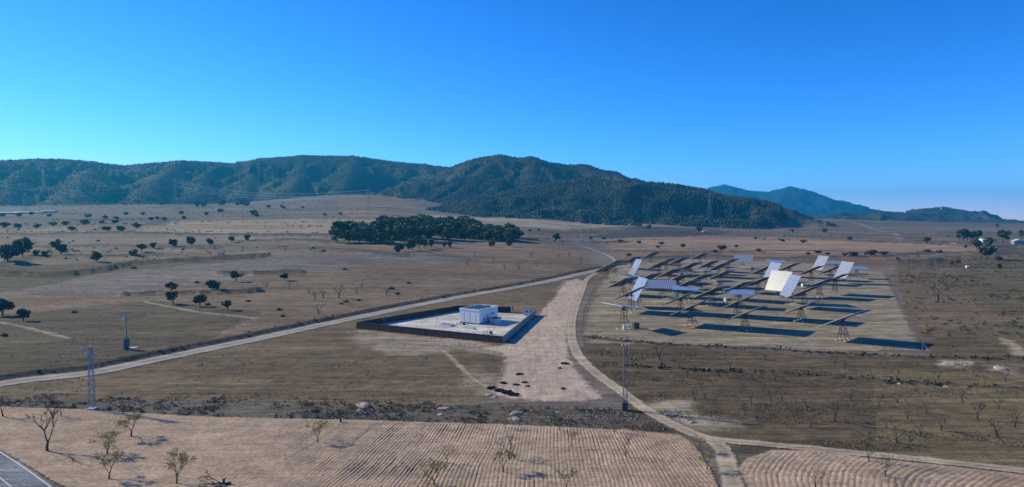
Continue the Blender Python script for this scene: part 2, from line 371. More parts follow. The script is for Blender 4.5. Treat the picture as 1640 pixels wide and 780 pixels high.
# compound corners measured with the horizon of this camera
def gp(px, py, h=0): p = P(px, py, h); return np.array([p.x, p.y])
COMP = np.array([gp(571, 526), gp(805, 550), gp(857, 505), gp(735, 488, 2.6)])
PL1 = PW([(-60, 652), (0, 652), (100, 655), (330, 668), (560, 673), (830, 681), (1000, 689), (1090, 697), (1118, 718), (1138, 750), (1160, 800), (700, 812), (160, 812), (95, 778), (0, 722), (-60, 690)])
PL2 = PW([(1195, 735), (1235, 722), (1300, 722), (1400, 735), (1520, 747), (1700, 768), (1700, 815), (1230, 815), (1196, 780), (1180, 752)])
VERGE = PW([(-60, 640), (200, 640), (420, 640), (560, 650), (770, 652), (1010, 660), (1095, 690), (1000, 691), (830, 682), (560, 674), (330, 669), (100, 656), (-60, 653)])
FIELDS = [   # (pixel outline, soil colour, weediness): large patches first
 ([(-200, 700), (-200, 600), (960, 425), (990, 430), (940, 460), (900, 500), (830, 560), (800, 640), (560, 655), (-200, 645)], (.200, .165, .130), .55),
 ([(1000, 690), (1000, 640), (925, 570), (935, 545), (1240, 566), (1480, 575), (1720, 590), (1720, 770), (1400, 725), (1160, 700)], (.155, .128, .102), .6),
 ([(1400, 590), (1720, 600), (1720, 770), (1400, 725)], (.205, .175, .128), .5),
 ([(-200, 640), (-200, 470), (200, 470), (420, 440), (940, 408), (960, 425), (560, 500), (0, 605)], (.215, .176, .150), .45),
 ([(-200, 500), (0, 505), (240, 480), (420, 500), (300, 560), (0, 600), (-200, 640)], (.130, .115, .092), .5),
 ([(-200, 470), (-200, 418), (0, 425), (170, 420), (420, 408), (430, 412), (170, 437), (0, 470)], (.14, .128, .098), .7),
 ([(-200, 392), (0, 392), (300, 395), (520, 398), (600, 405), (420, 409), (170, 421), (-200, 430)], (.26, .23, .20), .3),
 ([(-200, 374), (150, 373), (400, 378), (520, 380), (540, 392), (300, 392), (-200, 392)], (.25, .225, .20), .25),
 ([(215, 372), (230, 362), (280, 354), (400, 351), (560, 350), (640, 353), (610, 372), (540, 376), (400, 374)], (.335, .285, .235), .05),
 ([(-200, 375), (0, 366), (120, 362), (230, 362), (215, 373)], (.24, .21, .17), .35),
 ([(-200, 365), (-200, 345), (200, 342), (400, 346), (400, 351), (270, 354), (120, 361)], (.165, .155, .15), .7),
 ([(60, 345), (60, 332), (300, 325), (520, 322), (560, 318), (600, 318), (620, 350), (400, 350), (250, 345)], (.19, .17, .155), .6),
 ([(540, 322), (580, 312), (640, 305), (716, 300), (716, 318), (680, 322), (660, 335), (640, 352), (560, 350)], (.27, .20, .165), .45),
 ([(600, 336), (560, 331), (640, 328), (700, 345), (640, 350)], (.235, .185, .145), .5),
 ([(640, 350), (690, 343), (860, 345), (960, 356), (1040, 353), (1240, 352), (1240, 360), (1040, 362), (900, 368), (840, 362), (740, 356)], (.36, .32, .27), .15),
 ([(840, 368), (1000, 362), (1240, 362), (1240, 378), (1000, 372), (880, 382), (850, 385)], (.20, .17, .14), .6),
 ([(950, 386), (1000, 380), (1060, 377), (1240, 380), (1330, 385), (1430, 387), (1560, 396), (1580, 404), (1420, 405), (1260, 405), (1080, 402), (1000, 402), (960, 392)], (.335, .255, .215), .05),
 ([(980, 404), (1080, 402), (1260, 406), (1400, 408), (1450, 412), (1430, 432), (1260, 418), (1100, 415), (1000, 424), (975, 410)], (.24, .185, .155), .3),
 ([(1240, 360), (1330, 362), (1500, 366), (1720, 372), (1720, 395), (1560, 395), (1330, 384), (1240, 378)], (.22, .18, .15), .5),
 ([(1240, 360), (1240, 350), (1400, 350), (1720, 358), (1720, 366), (1500, 364)], (.165, .155, .12), .6),
 ([(1500, 378), (1640, 386), (1720, 386), (1720, 376), (1500, 370)], (.17, .165, .12), .5),
 ([(840, 385), (900, 388), (940, 408), (830, 412), (760, 408), (540, 405), (520, 392), (830, 395)], (.235, .185, .155), .4),
 ([(1430, 432), (1450, 412), (1560, 405), (1720, 402), (1720, 590), (1500, 580), (1486, 560), (1450, 495)], (.185, .152, .122), .8),
 ([(1530, 432), (1560, 420), (1720, 405), (1720, 500), (1600, 498), (1540, 470)], (.150, .137, .098), .9),
 ([(1490, 545), (1580, 520), (1720, 505), (1720, 590), (1500, 580)], (.15, .135, .098), .6),
 ([(1600, 390), (1720, 392), (1720, 405), (1600, 402)], (.20, .19, .12), .4),
]
PATCH = [   # small patches of pale or dark soil
 ([(560, 535), (600, 530), (700, 545), (720, 560), (690, 570), (620, 568), (570, 552)], (.37, .30, .25), .3, 2.5),
 ([(572, 528), (700, 541), (805, 553), (860, 560), (800, 570), (700, 553), (570, 535)], (.36, .295, .25), .2, 1.5),
 ([(1035, 645), (1085, 640), (1125, 660), (1175, 678), (1150, 690), (1100, 684), (1060, 665)], (.43, .37, .30), .3, 2.5),
 ([(1505, 578), (1550, 577), (1545, 590), (1515, 588)], (.45, .38, .31), .2, 1.5),
 ([(1585, 583), (1625, 584), (1615, 596), (1580, 592)], (.43, .36, .30), .2, 1.5),
 ([(1600, 540), (1625, 545), (1660, 572), (1620, 566)], (.45, .36, .26), .1, 1.5),
 ([(930, 447), (915, 460), (895, 466), (905, 450)], (.45, .38, .31), .2, 2.),
 ([(760, 590), (790, 600), (800, 640), (770, 628), (750, 610)], (.33, .27, .225), .3, 2.),
 ([(1175, 712), (1240, 718), (1235, 722), (1195, 735), (1180, 750), (1168, 735)], (.12, .105, .08), 1., .8),
 ([(-40, 728), (0, 735), (80, 778), (100, 790), (92, 778), (0, 722)], (.15, .15, .10), .8, .8),
 ([(1020, 362), (1150, 368), (1170, 374), (1100, 379), (960, 381), (930, 378)], (.10, .09, .075), .8, 5.),
]
LINES = [    # banks and stone lines: (pixels, half width m, height m, colour, weed)
 ([(0, 438), (60, 440), (115, 439), (170, 430), (210, 423), (300, 417), (420, 409)], 3.5, 1.6, (.075, .068, .052), 1.),
 ([(200, 473), (280, 472), (380, 469), (415, 466)], 2.6, 1.5, (.075, .068, .052), 1.),
 ([(358, 439), (410, 439), (480, 437)], 2.8, 1.5, (.08, .07, .055), 1.),
 ([(232, 483), (260, 489), (300, 497), (345, 503), (410, 510)], 1.2, .4, (.34, .30, .24), .2),
 ([(0, 517), (30, 522), (75, 533), (112, 543)], 1.0, .4, (.34, .29, .23), .2),
 ([(940, 541), (1060, 552), (1240, 561), (1400, 570), (1480, 573), (1640, 577), (1720, 579)], 1.0, .6, (.09, .075, .06), .9),
 ([(1220, 597), (1300, 603), (1420, 611), (1560, 620), (1720, 630)], 1.1, .6, (.085, .075, .06), .9),
 ([(1000, 585), (1100, 592), (1220, 597)], .9, .3, (.10, .085, .07), .9),
 ([(1000, 402), (1100, 404), (1240, 402), (1300, 402), (1420, 405)], 3.0, .8, (.14, .10, .085), .6),
 ([(1010, 415), (1140, 411), (1260, 414), (1430, 410), (1500, 404), (1580, 408)], 3.0, 1.0, (.10, .085, .065), .8),
 ([(0, 376), (60, 376), (200, 373), (330, 376), (520, 377)], 3.5, 1.2, (.095, .085, .07), .8),
 ([(230, 362), (280, 353), (400, 351), (560, 350), (650, 352)], 5, 1.2, (.11, .095, .075), .8),
 ([(860, 345), (920, 352), (1060, 355), (1240, 352)], 8, 1., (.12, .10, .08), .8),
 ([(560, 331), (600, 331), (640, 329)], 5, 1., (.33, .25, .19), .2),
 ([(1440, 419), (1480, 420), (1500, 417)], 4, 1.8, (.08, .07, .055), .9),
 ([(950, 388), (990, 388), (1000, 387)], 4, 1., (.10, .08, .065), .9),
 ([(0, 425), (60, 412), (180, 411), (250, 408)], 5, 1., (.10, .09, .07), .9),
 ([(1340, 352), (1420, 372), (1440, 384)], 4, 0., (.33, .28, .23), .1),
 ([(1480, 389), (1560, 390), (1640, 391)], 3, 0., (.42, .38, .33), .1),
 ([(1240, 379), (1400, 382), (1560, 389)], 3, .8, (.10, .085, .07), .9),
 ([(1250, 367), (1380, 371), (1500, 377)], 3, .8, (.11, .10, .08), .9),
 ([(1300, 375), (1420, 378), (1470, 382)], 3, .8, (.11, .09, .075), .9),
 ([(860, 371), (1000, 369), (1160, 371)], 3, .8, (.11, .09, .075), .9),
 ([(380, 346), (520, 343), (640, 346)], 3, .8, (.11, .10, .085), .9),
 ([(420, 336), (520, 333), (600, 336)], 3, .8, (.13, .11, .095), .9),
 ([(60, 396), (200, 395), (330, 398)], 3, .8, (.11, .10, .085), .9),
 ([(400, 386), (470, 384), (530, 387)], 3, .8, (.11, .10, .085), .9),
 ([(500, 397), (580, 401), (640, 410)], 3, .7, (.12, .10, .085), .9),
 ([(1586, 408), (1600, 398), (1612, 394), (1640, 393)], 3, 1., (.10, .09, .07), .9),
]
FW = [(PW(p), (c[0]*.96, c[1]*.86, c[2]*.62), wd) for p, c, wd in FIELDS]; PAW = [(PW(p), (c[0]*.93, c[1]*.93, c[2]*.80), wd, s) for p, c, wd, s in PATCH]
def hwpx(l, hw):      # a bank reads as a strip about two pixels deep
    p = P(*l[len(l)//2]); r = math.hypot(p.x, p.y); return max(hw*1.1, min(20, .7*r*r/((CAMZ-p.z)*FPX)))
LW = [(smooth(PW(l)), hwpx(l, hw) if hh > .5 else hw, hh*(1.7 if hh > .7 else 1), c, wd) for l, hw, hh, c, wd in LINES]
gx = GX.ravel(); gy = GY.ravel(); gr = np.hypot(gx, gy)
wsc = np.clip(gr/300, .5, 6)
wx = gx + fbm(gx, gy, 9, 3, 61)*2.2*wsc**.8; wy = gy + fbm(gx, gy, 9, 3, 71)*2.2*wsc**.8
hmf = HM.ravel()
col = np.tile(np.array([.20, .168, .135]), (len(gx), 1)); weed = np.full(len(gx), .5)
far = (gr > 3800); col[far] = (.13, .125, .095)
def bbmask(p, m): return (gx > p[:, 0].min()-m) & (gx < p[:, 0].max()+m) & (gy > p[:, 1].min()-m) & (gy < p[:, 1].max()+m)
for p, c, wd in FW:
    i = np.where(bbmask(p, 30) & (gy > 0))[0]; k = i[inside(p, wx[i], wy[i])]; col[k] = c; weed[k] = wd
for p, c, wd, s in PAW:
    i = np.where(bbmask(p, 12) & (gy > 0))[0]; d = sdist(p, wx[i], wy[i]); f = sstep((d+s + fbm(gx[i], gy[i], 4, 3, 83)*s*1.6)/(2*s))[:, None]
    col[i] = col[i]*(1-f)+np.array(c)*f; weed[i] = weed[i]*(1-f[:, 0])+wd*f[:, 0]
# forested hills: dark soil with pale limestone slopes and terraces
hmf = hmf*(1-sstep((CX+FPX*gx/np.maximum(gy, 1)-1240)/40)*((gr < 3000) & (gy > 0)))
hn = fbm(gx, gy, 180, 5, 91); hf = sstep((hmf-.25+hn*.5)/.5)[:, None]
pale = sstep((fbm(gx, gy, 320, 4, 95)-.12)/.35)[:, None]
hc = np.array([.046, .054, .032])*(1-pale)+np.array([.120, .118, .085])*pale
hc = np.where((gr > 6500)[:, None], np.array([.016, .040, .042]), hc)  # far range: blue haze tint put into the ground colour, on top of the air volume
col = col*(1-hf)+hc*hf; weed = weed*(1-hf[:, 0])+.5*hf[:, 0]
# broad mottling of the fields
mot = 1+fbm(gx, gy, 60, 4, 101)*.18+fbm(gx*.22, gy, 14, 4, 105)*.26+fbm(gx*.18, gy, 70, 5, 107)*.40*sstep((gr-350)/500)
col = col*mot[:, None]
gz = GZ.ravel().copy()
near = gr < 1500
i = np.where(near & (gy > 0))[0]
flat = np.zeros(len(i)); X = gx[i]; Y = gy[i]
for line, wd in ((ROAD, 6.5), (TRACK, 4), (TRACK_R, 3.5), (FAINT, 3), (HIGH, 9)):
    flat = np.maximum(flat, 1-sstep((pdist(line[::3], X, Y)-wd)/3))
for poly in (CLEAR, YARD, COMP, PL1, PL2): flat = np.maximum(flat, sstep((sdist(poly, X, Y)+4)/3))
mic = fbm(X, Y, 3.0, 3, 111)*.14 + fbm(X, Y, 14, 3, 113)*.22
dz = (mic - .02)*(1-flat) - .05*flat
for line, hw, hh, c, wd in LW:
    j0 = np.where((gx > line[:, 0].min()-25) & (gx < line[:, 0].max()+25) & (gy > line[:, 1].min()-25) & (gy < line[:, 1].max()+25))[0]
    d = pdist(line, gx[j0], gy[j0]) + fbm(gx[j0], gy[j0], 6, 3, 121)*hw*.7
    f = sstep((hw*1.3-d)/(hw*.7)); col[j0] = col[j0]*(1-f[:, None])+np.array(c)*f[:, None]; weed[j0] = weed[j0]*(1-f)+wd*f
    gz[j0] += hh*sstep((hw*1.5-d)/(hw*.9))*(.8+.2*fbm(gx[j0], gy[j0], 5, 2, 125))
# bank along the far side of the gravel road, scrub band between the track and the ploughed field
gz[i] += dz
BANK = np.array([ROAD[k]+np.array([-(ROAD[min(k+1, len(ROAD)-1)]-ROAD[max(k-1, 0)])[1], (ROAD[min(k+1, len(ROAD)-1)]-ROAD[max(k-1, 0)])[0]])/np.hypot(*(ROAD[min(k+1, len(ROAD)-1)]-ROAD[max(k-1, 0)]))*7.4 for k in range(len(ROAD))])
d = pdist(BANK[::2], X, Y)+fbm(X, Y, 6, 3, 131)*.8; f = sstep((2.8-d)/1.6)
gz[i] += 1.1*sstep((3.2-d)/3); col[i] = col[i]*(1-f[:, None])+np.array([.085, .075, .058])*f[:, None]; weed[i] = np.maximum(weed[i], f)
f = sstep((sdist(VERGE, wx[i], wy[i])+.5)/2); col[i] = col[i]*(1-f[:, None])+np.array([.150, .128, .098])*f[:, None]; weed[i] = np.maximum(weed[i], f)
idx = np.arange(NR*NA).reshape(NR, NA)
a = idx[:-1, :]; b = np.roll(idx, -1, 1)[:-1, :]; c = np.roll(idx, -1, 1)[1:, :]; d = idx[1:, :]
F = np.stack([a, d, c, b], -1).reshape(-1, 4)
M_ground = soil_mat('soil_and_dry_grass', attr='Col', weeds=.8, bump=.8)
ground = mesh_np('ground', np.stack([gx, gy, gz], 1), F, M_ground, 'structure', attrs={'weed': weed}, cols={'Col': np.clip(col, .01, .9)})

# ploughed fields with real furrows
def phi1(x, y):
    t = np.interp(x, [-130, -75, -40, -15, 10, 40], [.45, .30, .24, .16, .05, -.10])
    q = x - t*(y-105)
    sw = sstep((-38-x)/30); q = q + sw*(fbm(x, y, 34, 2, 141)*9) + fbm(x, y, 22, 2, 143)*.8 + fbm(x, y, 5, 2, 149)*.16
    return q
def furrow(ph, per, amp, x, y): 
    k = np.floor(ph/per); u = ph/per-k-.5; dep = .45+.9*_hash(k, k*0, 9)                # each pass of the plough has its own depth
    g = -np.exp(-(u/.19)**2)*dep + .2*np.exp(-((np.abs(u)-.36)/.12)**2)*dep
    return amp*g*np.clip(.85+.7*fbm(x, y, 9, 3, 151), .3, 1.3) + fbm(x, y, 1.3, 3, 155)*.07
M_pl = soil_mat('ploughed_soil', col=(.415, .303, .208), streak=-.2, alpha=True, amp=.5, soft=.3, weeds=.10, bump=.35)
sheet('ploughed_field', PL1, .14, (.085, .34), M_pl, 1.0, zf=lambda x, y, s: furrow(phi1(x, y), .68, .07, x, y)*sstep(s/1.5)*(.35+.65*sstep((x+62)/40)))
def phi2(x, y): return np.hypot(x-86, y-84)+fbm(x, y, 18, 2, 161)*1.6 + fbm(x, y, 5, 2, 163)*.3
sheet('ploughed_field', PL2, .13, (.13, .20), M_pl, 1.0, zf=lambda x, y, s: furrow(phi2(x, y), .9, .085, x, y)*sstep(s/1.5))
# clearing, yard, roads
M_clear = soil_mat('scraped_earth', col=(.49, .380, .285), alpha=True, amp=2.2, soft=1.6, weeds=.06, bump=.4, rot=82, streak=-.17)
sheet('dirt_clearing', CLEAR, .035, .5, M_clear, 4.0, zf=lambda x, y, s: fbm(x*2.2, y*.35, 2.4, 3, 171)*.05)
M_yard = soil_mat('yard_soil', col=(.295, .245, .165), alpha=True, amp=2.4, soft=3.0, weeds=.45, bump=.6, streak=.12, weedcol=(.15, .145, .07))
sheet('solar_yard_ground', YARD, .03, 1.0, M_yard, 4.0)
M_faint = soil_mat('faint_track_soil', col=(.36, .285, .20), alpha=True, amp=.7, soft=1.0, weeds=.1, bump=.3)
ribbon('dirt_path', FAINT, 2.6, .02, M_faint, 1.0)
M_track = soil_mat('track_soil', col=(.42, .34, .235), alpha=True, amp=.7, soft=.5, weeds=.12, bump=.4, tracks=True)
ribbon('dirt_track', TRACK, lambda t: 3.6+0*t, .085, M_track, 1.2)
ribbon('dirt_track', TRACK_R, lambda t: 3.3+0*t, .095, M_track, 1.2)
M_road = soil_mat('gravel_road', col=(.30, .285, .255), alpha=True, amp=.7, soft=.6, weeds=.05, bump=.25, tracks=True)
ribbon('gravel_road', ROAD, 7.6, .07, M_road, 1.2, n=8)
M_asph = soil_mat('asphalt', col=(.22, .235, .25), alpha=False, weeds=0, bump=.1)
M_line = simple('road_paint', (.75, .75, .72), .6, .1)
hv, ha, hsd = ribbon_pts(HIGH, 8.4, 5)
hl = HIGH - np.array([0, 0])
def offset(line, o):
    T = np.gradient(line, axis=0); T /= np.hypot(T[:, 0], T[:, 1])[:, None]; return line+np.stack([T[:, 1], -T[:, 0]], 1)*o
ribbon('asphalt_road', HIGH, 8.4, .06, M_asph, 0)
for o_ in (-3.75, 0, 3.75): ribbon('road_marking', offset(HIGH, o_), .16 if o_ else .13, .068, M_line, 0, n=1)

# ------------------------------------------------------------------ walled compound with the white building
def v3(p, z=0.0): return Vector((float(p[0]), float(p[1]), float(hz(p[0], p[1]))+z))
M_conc = soil_mat('pale_concrete', col=(.60, .56, .48), weeds=0, bump=.1)
cx_, cy_ = COMP.mean(0)
pad = sheet('concrete_yard', COMP, .08, .8, M_conc, 1.0)
# trim the sheet to the wall line by keeping the exact quadrilateral
bpy.data.objects.remove(pad)
mb = MB(); mb.add([v3(p, .09) for p in COMP], [(0, 1, 2, 3)]); mb.build('concrete_yard', M_conc, kind='structure')
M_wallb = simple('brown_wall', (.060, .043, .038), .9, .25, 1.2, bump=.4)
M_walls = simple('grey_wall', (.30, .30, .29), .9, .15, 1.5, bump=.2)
def wall_run(mb, a, b, h, t=.25, z=0.):
    a = v3(a, z); b = v3(b, z); d = (b-a); L = d.length; d.normalize(); n = Vector((-d.y, d.x, 0))
    Mx = Matrix(((d.x, n.x, 0, (a.x+b.x)/2), (d.y, n.y, 0, (a.y+b.y)/2), (0, 0, 1, (a.z+b.z)/2), (0, 0, 0, 1)))
    mb.box((0, 0, h/2-.1), (L, t, h+.2), Mx)
wall = empty('perimeter_wall', v3(COMP[0])); tag(wall, 'low dark brown perimeter wall enclosing the pale concrete yard', 'wall')
def child(o, root): o.parent = root; o.matrix_parent_inverse = Matrix.Translation(-root.location); return o
WH = 2.25
mid_back = gp(806, 497); gate_a = gp(818, 500); gate_b = gp(838, 501)
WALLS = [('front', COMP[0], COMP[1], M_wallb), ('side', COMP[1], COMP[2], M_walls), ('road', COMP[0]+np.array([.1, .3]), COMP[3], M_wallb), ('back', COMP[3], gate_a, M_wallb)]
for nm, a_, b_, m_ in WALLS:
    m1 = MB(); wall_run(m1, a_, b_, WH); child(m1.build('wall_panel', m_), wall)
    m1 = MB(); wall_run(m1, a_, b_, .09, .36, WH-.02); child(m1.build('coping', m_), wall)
    L_ = math.hypot(*(np.array(b_)-a_)); n_ = int(L_/9)
    for k in range(1, n_):
        p_ = np.array(a_)+(np.array(b_)-a_)*k/n_; m1 = MB(); d_ = (np.array(b_)-a_)/L_
        m1.box((0, 0, WH/2+.06), (.34, .34, WH+.12), Matrix.Translation(v3(p_)) @ Matrix.Rotation(math.atan2(d_[1], d_[0]), 4, 'Z')); child(m1.build('pillar', m_), wall)
M_white = simple('white_render', (.80, .80, .78), .8, .05, .6)
M_roof = simple('roof_membrane', (.62, .64, .64), .8, .12, .8)
M_steel = simple('galvanised_steel', (.32, .34, .36), .5, .12, 4, metal=.6)
M_dsteel = simple('weathered_steel', (.12, .115, .11), .6, .2, 3, metal=.3)
M_glass_dark = simple('dark_window_glass', (.03, .05, .08), .15, .1, 2)
M_dark = simple('dark_grey_paint', (.06, .07, .08), .6, .15)
bl_c = gp(767.5, 520.5); bdir = np.array([.50, .866]); adir = np.array([-.866, .50])
BW, BL, BH = 8.8, 13.4, 5.2
bo = bl_c + adir*BW/2 + bdir*BL/2
bldg = empty('service_building', v3(bo, .09), math.atan2(bdir[1], bdir[0]))   # local x along the long side, local y to the left
tag(bldg, 'white flat-roofed pump house inside the walled yard', 'building')
def part(root, name, mb, mat, parent=None):
    o = mb.build(name, mat); o.parent = parent or root; return o
m1 = MB(); m1.box((0, 0, BH/2), (BL, BW, BH)); bw = part(bldg, 'wall', m1, M_white)
m1 = MB(); m1.box((0, 0, .25), (BL+.06, BW+.06, .5)); part(bldg, 'plinth', m1, simple('plinth_paint', (.16, .17, .19), .9, .1))
m1 = MB()
for sx, sy, dx, dy in ((0, BW/2, BL+.3, .3), (0, -BW/2, BL+.3, .3), (BL/2, 0, .3, BW-.31), (-BL/2, 0, .3, BW-.31)): m1.box((sx, sy, BH+.28), (dx, dy, .52))
part(bldg, 'parapet', m1, M_white)
m1 = MB(); m1.box((0, 0, BH+.035), (BL-.35, BW-.35, .06)); rf = part(bldg, 'roof', m1, M_roof)
M_pv = simple('rooftop_panel', (.03, .06, .12), .2, .1)
for k in range(3):
    for j in range(2):
        m1 = MB(); m1.box((-BL/2+2.3+k*3.6, -BW/2+2.4+j*3.6, BH+.62), (1.7, 3.2, .05), Matrix.Translation((-BL/2+2.3+k*3.6, 0, BH+.55)) @ Matrix.Rotation(math.radians(-13), 4, 'Y') @ Matrix.Translation((BL/2-2.3-k*3.6, 0, -BH-.55)))
        part(bldg, 'solar_panel', m1, M_pv)
        m1 = MB()
        m1.box((-BL/2+2.9+k*3.6, -BW/2+2.4+j*3.6, BH+.3), (.08, 2.6, .6))
        part(bldg, 'panel_bracket', m1, M_steel)
for xx, ww, hh in ((-3.2, 1.1, 2.2), (-.6, 1.4, 2.3)):
    m1 = MB(); m1.box((xx, -BW/2-.03, hh/2+.1), (ww, .08, hh)); d_ = part(bldg, 'door', m1, simple('door_paint', (.25, .32, .40), .5, .1))
    m1 = MB(); m1.box((xx+ww*.35, -BW/2-.11, 1.15), (.12, .08, .06)); h_ = m1.build('handle', M_steel); h_.parent = d_
for xx in (2.0, 3.6):
    m1 = MB(); m1.box((xx, -BW/2-.03, 3.2), (1.0, .08, .7)); part(bldg, 'vent_window', m1, M_glass_dark)
m1 = MB(); m1.box((-1.9, -BW/2-.3, 2.9), (.9, .5, .7)); part(bldg, 'air_unit', m1, simple('air_unit_paint', (.55, .56, .56), .5, .1))
for yy in (-2.6, 0, 2.6):
    m1 = MB(); m1.box((-BL/2-.02, yy, 2.6), (.06, .05, 3.6)); part(bldg, 'drain_strip', m1, M_roof)
# small tank house beside it
an_c = bl_c + bdir*6.6 + adir*(-3.3)
ann = empty('equipment_cabin', v3(an_c, .09), math.atan2(bdir[1], bdir[0])); tag(ann, 'small pale blue cabin with dark roof edge beside the white building', 'cabin')
m1 = MB(); m1.box((0, 0, 1.0), (3.6, 2.6, 2.0)); part(ann, 'wall', m1, simple('pale_blue_paint', (.50, .60, .66), .6, .08))
m1 = MB(); m1.box((0, 0, 2.07), (3.9, 2.9, .14)); part(ann, 'roof', m1, M_dark)
m1 = MB(); m1.box((-1.83, 0, .95), (.06, .9, 1.8)); part(ann, 'door', m1, M_steel)
# blue-grey gate kiosk at the back corner
kp = gp(848, 505)
ki = empty('gate_kiosk', v3(kp), math.atan2(*(COMP[2]-COMP[1])[::-1])); tag(ki, 'small blue-grey gate kiosk at the back right corner of the walled yard', 'kiosk')
m1 = MB(); m1.box((0, 0, 1.35), (2.4, 4.4, 2.7)); part(ki, 'wall', m1, simple('kiosk_paint', (.42, .48, .54), .7, .1))
m1 = MB(); m1.box((0, 0, 2.78), (2.8, 4.8, .16)); part(ki, 'roof', m1, simple('kiosk_roof', (.10, .17, .20), .6, .1))
m1 = MB(); m1.box((-1.22, -1.0, 1.1), (.06, .9, 2.1)); part(ki, 'door', m1, M_dark)
m1 = MB(); m1.box((-1.22, .9, 1.7), (.06, 1.0, .7)); part(ki, 'window', m1, M_glass_dark)
gt = empty('entrance_gate', v3(gate_a)); tag(gt, 'dark metal gate frame in the back opening of the walled yard', 'gate')
for q in (gate_a+np.array([.4, 0]), gate_b-np.array([.4, 0])):
    m1 = MB(); m1.box((0, 0, 1.5), (.3, .3, 3.0), Matrix.Translation(v3(q)-v3(gate_a))); part(gt, 'gate_post', m1, M_white)
m1 = MB(); a_ = v3(gate_a+np.array([.6, .3]))-v3(gate_a); b_ = v3(gate_a+np.array([1.1, 5.2]))-v3(gate_a)
for k in range(9):
    p_ = a_+(b_-a_)*k/8; m1.bar(p_+Vector((0, 0, .15)), p_+Vector((0, 0, 2.1)), .04)
m1.bar(a_+Vector((0, 0, .2)), b_+Vector((0, 0, .2)), .05); m1.bar(a_+Vector((0, 0, 2.1)), b_+Vector((0, 0, 2.1)), .05); part(gt, 'gate_leaf', m1, M_dsteel)
# concrete basin, pipework and posts in the yard
M_pipe = simple('blue_pipe_paint', (.20, .30, .38), .5, .1)
for (px, py, w_, l_, lab) in ((716, 522, 5.0, 3.0, 'low open concrete basin with pale rim left of the white building'), (752, 527, 4.2, 1.6, 'long narrow concrete trough in front of the white building')):
    p_ = gp(px, py); b_ = empty('concrete_basin', v3(p_, .09), math.radians(-28)); tag(b_, lab, 'basin')
    m1 = MB()
    for sx, sy, dx, dy in ((0, l_/2, w_, .2), (0, -l_/2, w_, .2), (w_/2-.1, 0, .2, l_-.21), (-w_/2+.1, 0, .2, l_-.21)): m1.box((sx, sy, .35), (dx, dy, .7))
    part(b_, 'rim', m1, M_white); m1 = MB(); m1.box((0, 0, .2), (w_-.42, l_-.42, .3)); part(b_, 'basin_floor', m1, simple('basin_water', (.10, .16, .18), .1, .1))
for (px, py, lab, gr_) in ((780, 536, 'blue pipe frame nearest the front wall of the yard', 2), (737, 521, 'dark pump set at the left foot of the white building', 1)):
    p_ = gp(px, py); b_ = empty('pump_set', v3(p_, .09), math.radians(20)); tag(b_, lab, 'pump')
    m1 = MB()
    for k in range(gr_+1):
        m1.bar((k*1.1-1, 0, 0), (k*1.1-1, 0, 1.1), .11, n=8); m1.bar((k*1.1-1, 1.2, 0), (k*1.1-1, 1.2, 1.1), .11, n=8); m1.bar((k*1.1-1, -.1, 1.1), (k*1.1-1, 1.3, 1.1), .11, n=8)
    part(b_, 'pipework', m1, M_pipe); m1 = MB(); m1.box((1.6, .6, .45), (1.0, .8, .9)); part(b_, 'motor', m1, M_dark)
for (px, py, h_, lab) in ((699, 521, 4.6, 'thin pale lamp post left of the white building'), (824, 500, 4.0, 'thin post with a small camera box by the yard gate'), (615, 520, 3.2, 'short thin post near the left corner of the walled yard')):
    p_ = gp(px, py); b_ = empty('yard_post', v3(p_, .09)); tag(b_, lab, 'post')
    m1 = MB(); m1.bar((0, 0, 0), (0, 0, h_), .07, .05, 8); part(b_, 'pole', m1, M_steel)
    m1 = MB(); m1.box((.25, 0, h_), (.7, .22, .14)); part(b_, 'lamp_head', m1, M_dark)

# ------------------------------------------------------------------ utility poles
def lattice(mb, w0, w1, z0_, z1_, n, r=.05, braces=True):
    cs = [(-1, -1), (1, -1), (1, 1), (-1, 1)]
    for k in range(4):
        a = (cs[k][0]*w0/2, cs[k][1]*w0/2, z0_); b = (cs[k][0]*w1/2, cs[k][1]*w1/2, z1_); mb.bar(a, b, r)
    if braces:
        for i in range(n):
            za = z0_+(z1_-z0_)*i/n; zb = z0_+(z1_-z0_)*(i+1)/n; wa = w0+(w1-w0)*i/n; wb = w0+(w1-w0)*(i+1)/n
            for k in range(4):
                c1 = cs[k]; c2 = cs[(k+1) % 4]
                if i % 2: c1, c2 = c2, c1
                mb.bar((c1[0]*wa/2, c1[1]*wa/2, za), (c2[0]*wb/2, c2[1]*wb/2, zb), r*.6)
def insulators(root, pts, mat):
    for p in pts:
        m = MB(); m.bar(Vector(p), Vector(p)+Vector((0, 0, .18)), .11, .11, 8); m.bar(Vector(p)+Vector((0, 0, .2)), Vector(p)+Vector((0, 0, .38)), .13, .06, 8); part(root, 'insulator', m, mat)
M_ins = simple('white_insulator', (.75, .75, .74), .3, .05)
M_galv = simple('lattice_steel', (.26, .27, .33), .6, .12, 3, metal=.3)
p1 = empty('lattice_pole', P(147, 656), math.radians(12)); tag(p1, 'grey lattice pole with double crossarms at the edge of the ploughed field', 'pylon')
m1 = MB(); lattice(m1, 1.15, .55, 0, 13.2, 14, .075); part(p1, 'lattice_mast', m1, M_galv)
m1 = MB(); m1.box((0, 0, .15), (1.6, 1.6, .4)); part(p1, 'footing', m1, M_conc)
for zz, ww in ((12.9, 3.6), (11.6, 2.2)):
    m1 = MB()
    m1.bar((-ww/2, 0, zz), (ww/2, 0, zz), .09); m1.bar((-ww/2, 0, zz), (0, 0, zz-.6), .05); m1.bar((ww/2, 0, zz), (0, 0, zz-.6), .05); part(p1, 'crossarm', m1, M_galv)
insulators(p1, [(-1.7, 0, 12.98), (1.7, 0, 12.98), (0, 0, 13.2), (-1, 0, 11.68), (1, 0, 11.68)], M_ins)
